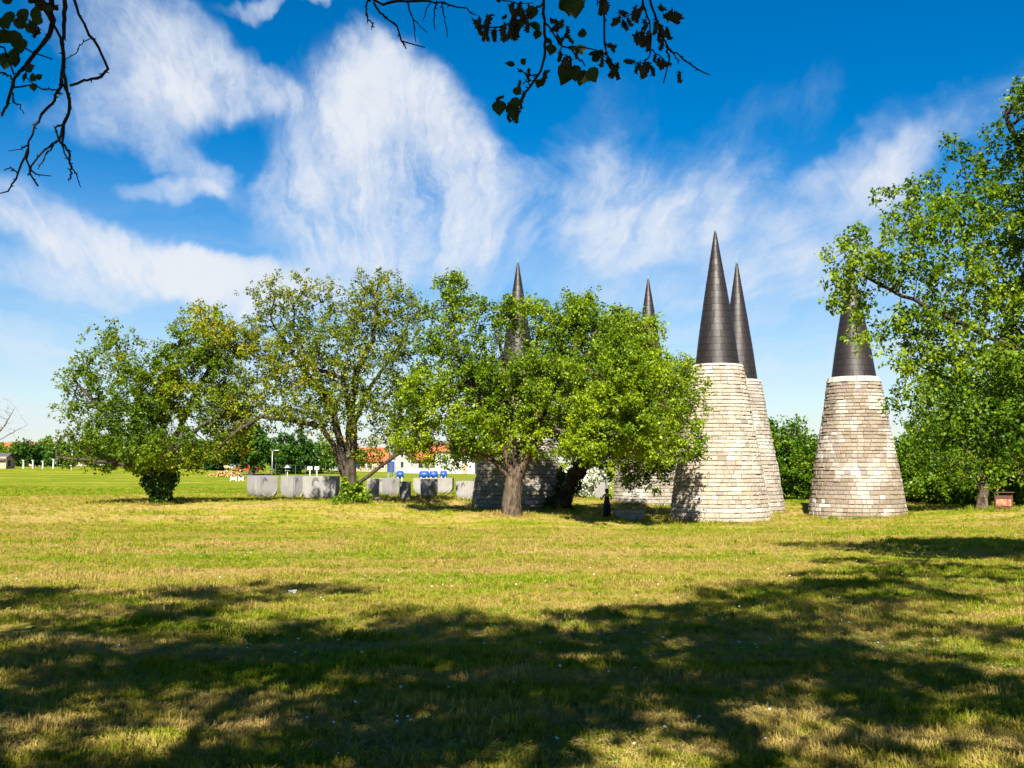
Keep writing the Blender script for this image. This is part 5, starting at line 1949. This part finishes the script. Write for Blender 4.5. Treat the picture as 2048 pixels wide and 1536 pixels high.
# ------------------------------------------------------------------ grass, clippings, flowers
def tuft_protos():
    col = bpy.data.collections.new('tuft_kinds')
    rg = random.Random(9)
    for v in range(6):
        mb = MB()
        nb = [16, 14, 18, 12, 10, 16][v]
        for k in range(nb):
            a = rg.uniform(0, 6.28)
            r = rg.uniform(0, .06)
            x, y = r * math.cos(a), r * math.sin(a)
            h = rg.uniform(.035, .085) * (1.25 if v in (3, 4) else 1)
            lean = rg.uniform(.1, .9)
            la = rg.uniform(0, 6.28)
            w = rg.uniform(.0026, .0056)
            px_, py_ = -math.sin(la) * w, math.cos(la) * w
            lx, ly = math.cos(la) * lean * h, math.sin(la) * lean * h
            mb.add([(x - px_, y - py_, -.01), (x + px_, y + py_, -.01), (x + lx * .4 + px_ * .8, y + ly * .4 + py_ * .8, h * .6), (x + lx * .4 - px_ * .8, y + ly * .4 - py_ * .8, h * .6), (x + lx, y + ly, h * (1 - .25 * lean))],
                   [(0, 1, 2, 3), (3, 2, 4)])
        me = bpy.data.meshes.new('grass_tuft')
        me.from_pydata(mb.v, [], mb.f)
        me.materials.append(M_BLADE)
        col.objects.link(bpy.data.objects.new('grass_tuft', me))
    clip = bpy.data.collections.new('clipping_kinds')
    for v in range(4):
        mb = MB()
        for k in range(16):
            x, y, z = rg.gauss(0, .07), rg.gauss(0, .07), rg.uniform(.008, .045)
            a = rg.uniform(0, 6.28)
            L = rg.uniform(.04, .12)
            w = rg.uniform(.0015, .003)
            cx, cy = math.cos(a) * L / 2, math.sin(a) * L / 2
            nx, ny = -math.sin(a) * w, math.cos(a) * w
            dz = rg.uniform(-.02, .02)
            mb.add([(x - cx - nx, y - cy - ny, z - dz), (x - cx + nx, y - cy + ny, z - dz), (x + nx, y + ny, z + .012), (x - nx, y - ny, z + .012), (x + cx + nx, y + cy + ny, z + dz), (x + cx - nx, y + cy - ny, z + dz)],
                   [(0, 1, 2, 3), (3, 2, 4, 5)])
        me = bpy.data.meshes.new('clipping')
        me.from_pydata(mb.v, [], mb.f)
        me.materials.append(M_CLIP)
        clip.objects.link(bpy.data.objects.new('clipping', me))
    return col, clip


def scatter(name, col, pts, scl, seed, label):
    rg = np.random.default_rng(seed)
    n = len(pts)
    me = bpy.data.meshes.new(name)
    me.vertices.add(n)
    me.vertices.foreach_set('co', pts.astype(np.float32).ravel())
    a = me.attributes.new('rot', 'FLOAT_VECTOR', 'POINT')
    rt = np.zeros((n, 3), np.float32)
    rt[:, 2] = rg.uniform(0, 6.28, n)
    rt[:, :2] = rg.normal(0, .12, (n, 2))
    a.data.foreach_set('vector', rt.ravel())
    a = me.attributes.new('size', 'FLOAT', 'POINT')
    a.data.foreach_set('value', scl.astype(np.float32))
    o = bpy.data.objects.new(name, me)
    COL.objects.link(o)
    ng = bpy.data.node_groups.new(name, 'GeometryNodeTree')
    ng.interface.new_socket('Geometry', in_out='INPUT', socket_type='NodeSocketGeometry')
    ng.interface.new_socket('Geometry', in_out='OUTPUT', socket_type='NodeSocketGeometry')
    N, L = ng.nodes, ng.links
    gi, go = N.new('NodeGroupInput'), N.new('NodeGroupOutput')
    ip = N.new('GeometryNodeInstanceOnPoints')
    ci = N.new('GeometryNodeCollectionInfo')
    ci.inputs[0].default_value = col
    ci.inputs['Separate Children'].default_value = True
    ci.inputs['Reset Children'].default_value = True
    ip.inputs['Pick Instance'].default_value = True
    ra = N.new('GeometryNodeInputNamedAttribute')
    ra.data_type = 'FLOAT_VECTOR'
    ra.inputs[0].default_value = 'rot'
    sa = N.new('GeometryNodeInputNamedAttribute')
    sa.data_type = 'FLOAT'
    sa.inputs[0].default_value = 'size'
    L.new(gi.outputs[0], ip.inputs['Points'])
    L.new(ci.outputs[0], ip.inputs['Instance'])
    L.new(ra.outputs[0], ip.inputs['Rotation'])
    L.new(sa.outputs[0], ip.inputs['Scale'])
    L.new(ip.outputs[0], go.inputs[0])
    md = o.modifiers.new('scatter', 'NODES')
    md.node_group = ng
    tag(o, label, None, None, 'stuff')
    return o


def field(n, d0, d1, seed, power=1.0):
    """Random points of the lawn between distances d0 and d1, a little wider than the view."""
    rg = np.random.default_rng(seed)
    d = np.sqrt(rg.uniform(d0 * d0, d1 * d1, n)) if power == 1 else d0 + (d1 - d0) * rg.random(n) ** power
    x = d * rg.uniform(-.68, .68, n)
    return np.stack([x, d], 1)


tufts, clips = tuft_protos()
parts = [(field(62000, 3.0, 11, 1), .95), (field(80000, 11, 26, 2), 1.25), (field(60000, 26, 52, 3), 1.7), (field(60000, 48, 98, 4, .9), 2.0)]
P_, S_ = [], []
rg = np.random.default_rng(77)
for q, s in parts:
    z = ground_np(q[:, 0], q[:, 1])
    dens = vnoise(q[:, 0] * .55, q[:, 1] * .8, 31) * .6 + vnoise(q[:, 0] * 2.2, q[:, 1] * 2.6, 32) * .4
    keep = rg.random(len(q)) < np.clip(.30 + 1.1 * dens, 0, 1)
    q, z, dens = q[keep], z[keep], dens[keep]
    P_.append(np.column_stack([q, z]))
    S_.append(.88 * s * rg.uniform(.5, 1.3, len(q)) * (.45 + .75 * dens + .9 * np.clip(vnoise(q[:, 0] * 1.3 + 5, q[:, 1] * 1.6, 37) - .62, 0, 1) * 2.2))
scatter('grass', tufts, np.concatenate(P_), np.concatenate(S_), 5, 'short mown grass blades over the lawn')
feet = [(o.location.x, o.location.y, rr) for o in COL.objects if o.parent is None for nm, rr in (('stone_tower', None), ('mulberry_tree', .75), ('elder_tree', .7), ('stone_bench', .9), ('information_board', .5), ('boat_block', .8)) if o.name.split('.')[0] == nm for rr in [rr or 2.95]]
fq, fs = [], []
for fx, fy, fr_ in feet:
    n = int(130 * fr_)
    a = rg.uniform(0, 6.28, n)
    r_ = fr_ + rg.gamma(1.5, .12, n)
    fq.append(np.column_stack([fx + r_ * np.cos(a), fy + r_ * np.sin(a)]))
    fs.append(rg.uniform(1.6, 4.2, n))
fq = np.concatenate(fq)
scatter('long_grass', tufts, np.column_stack([fq, ground_np(fq[:, 0], fq[:, 1])]), np.concatenate(fs), 15, 'longer unmown grass round the feet of trees and towers')


def weed_protos():
    col = bpy.data.collections.new('weed_kinds')
    r = random.Random(12)
    for v in range(3):
        mb = MB()
        for k in range(9):
            a = k * .7 + r.uniform(-.2, .2)
            L_ = r.uniform(.06, .12)
            w = L_ * .16
            ca, sa = math.cos(a), math.sin(a)
            pts = []
            for u, ww, z in ((.05, .3, .01), (.45, 1, .035 + .02 * r.random()), (.8, .8, .04), (1, .05, .02)):
                pts += [(ca * L_ * u - sa * w * ww, sa * L_ * u + ca * w * ww, z), (ca * L_ * u + sa * w * ww, sa * L_ * u - ca * w * ww, z)]
            mb.add(pts, [(0, 1, 3, 2), (2, 3, 5, 4), (4, 5, 7, 6)])
        me_ = bpy.data.meshes.new('weed')
        me_.from_pydata(mb.v, [], mb.f)
        me_.materials.append(L_WEED)
        col.objects.link(bpy.data.objects.new('weed', me_))
    return col


L_WEED = leaf_mat('weed_leaves', (0.10, 0.20, 0.01), (0.12, 0.24, 0.012), (0.2, .3, .02))
wq = np.concatenate([field(260, 3.5, 12, 61), field(700, 12, 32, 62)])
wq = wq[vnoise(wq[:, 0] * .6, wq[:, 1] * .6, 63) > .52]
scatter('weeds', weed_protos(), np.column_stack([wq, ground_np(wq[:, 0], wq[:, 1]) + .01]), rg.uniform(.5, 1.0, len(wq)), 16, 'broad leaved weeds flat in the lawn')
q = np.concatenate([field(34000, 3.0, 11, 11), field(50000, 11, 30, 12)])
z = ground_np(q[:, 0], q[:, 1])
dens = vnoise(q[:, 0] * .45 + 9, q[:, 1] * .9, 41) * .65 + vnoise(q[:, 0] * 1.7, q[:, 1] * 2.4, 42) * .35
k_ = dens + rg.normal(0, .10, len(dens)) > .56
q, z = q[k_], z[k_]
scatter('dry_clippings', clips, np.column_stack([q, z + .01]), rg.uniform(.35, .85, len(q)), 6, 'straw coloured mowing clippings lying in swathes on the lawn')


def daisies():
    q = np.concatenate([field(110, 5, 12, 21), field(420, 12, 40, 22)])
    cl = vnoise(q[:, 0] * .3, q[:, 1] * .3, 51)
    q = q[cl > .40]
    z = ground_np(q[:, 0], q[:, 1])
    V, Fs = [], []
    r = random.Random(4)
    for (x, y), zz in zip(q, z):
        h = r.uniform(.06, .11)
        rad = r.uniform(.008, .014)
        c = Vector((x, y, zz + h))
        tilt = Vector((r.gauss(0, .3), -.5 + r.gauss(0, .2), 1)).normalized()
        a = tilt.orthogonal().normalized()
        b = tilt.cross(a)
        i0 = len(V)
        V.append(c + tilt * .004)
        for k in range(8):
            th = k * math.pi / 4
            V.append(c + (a * math.cos(th) + b * math.sin(th)) * rad * (1.15 if k % 2 else .8))
        for k in range(8):
            Fs.append((i0, i0 + 1 + k, i0 + 1 + (k + 1) % 8))
    np_mesh_tri = np_mesh('daisies', np.array([tuple(v) for v in V]), np.array(Fs), M_WHITE)
    tag(np_mesh_tri, 'tiny white daisies dotted over the lawn', None, None, 'stuff')


daisies()
p = gp(588, 16.5)
me = rough_box((.12, .07, .035), 4, 2, .012)
me.materials.append(M_WHITE)
o = bpy.data.objects.new('paper_scrap', me)
COL.objects.link(o)
o.location = p + Vector((0, 0, .06))
tag(o, 'white crumpled scrap lying on the shaded grass', 'litter')
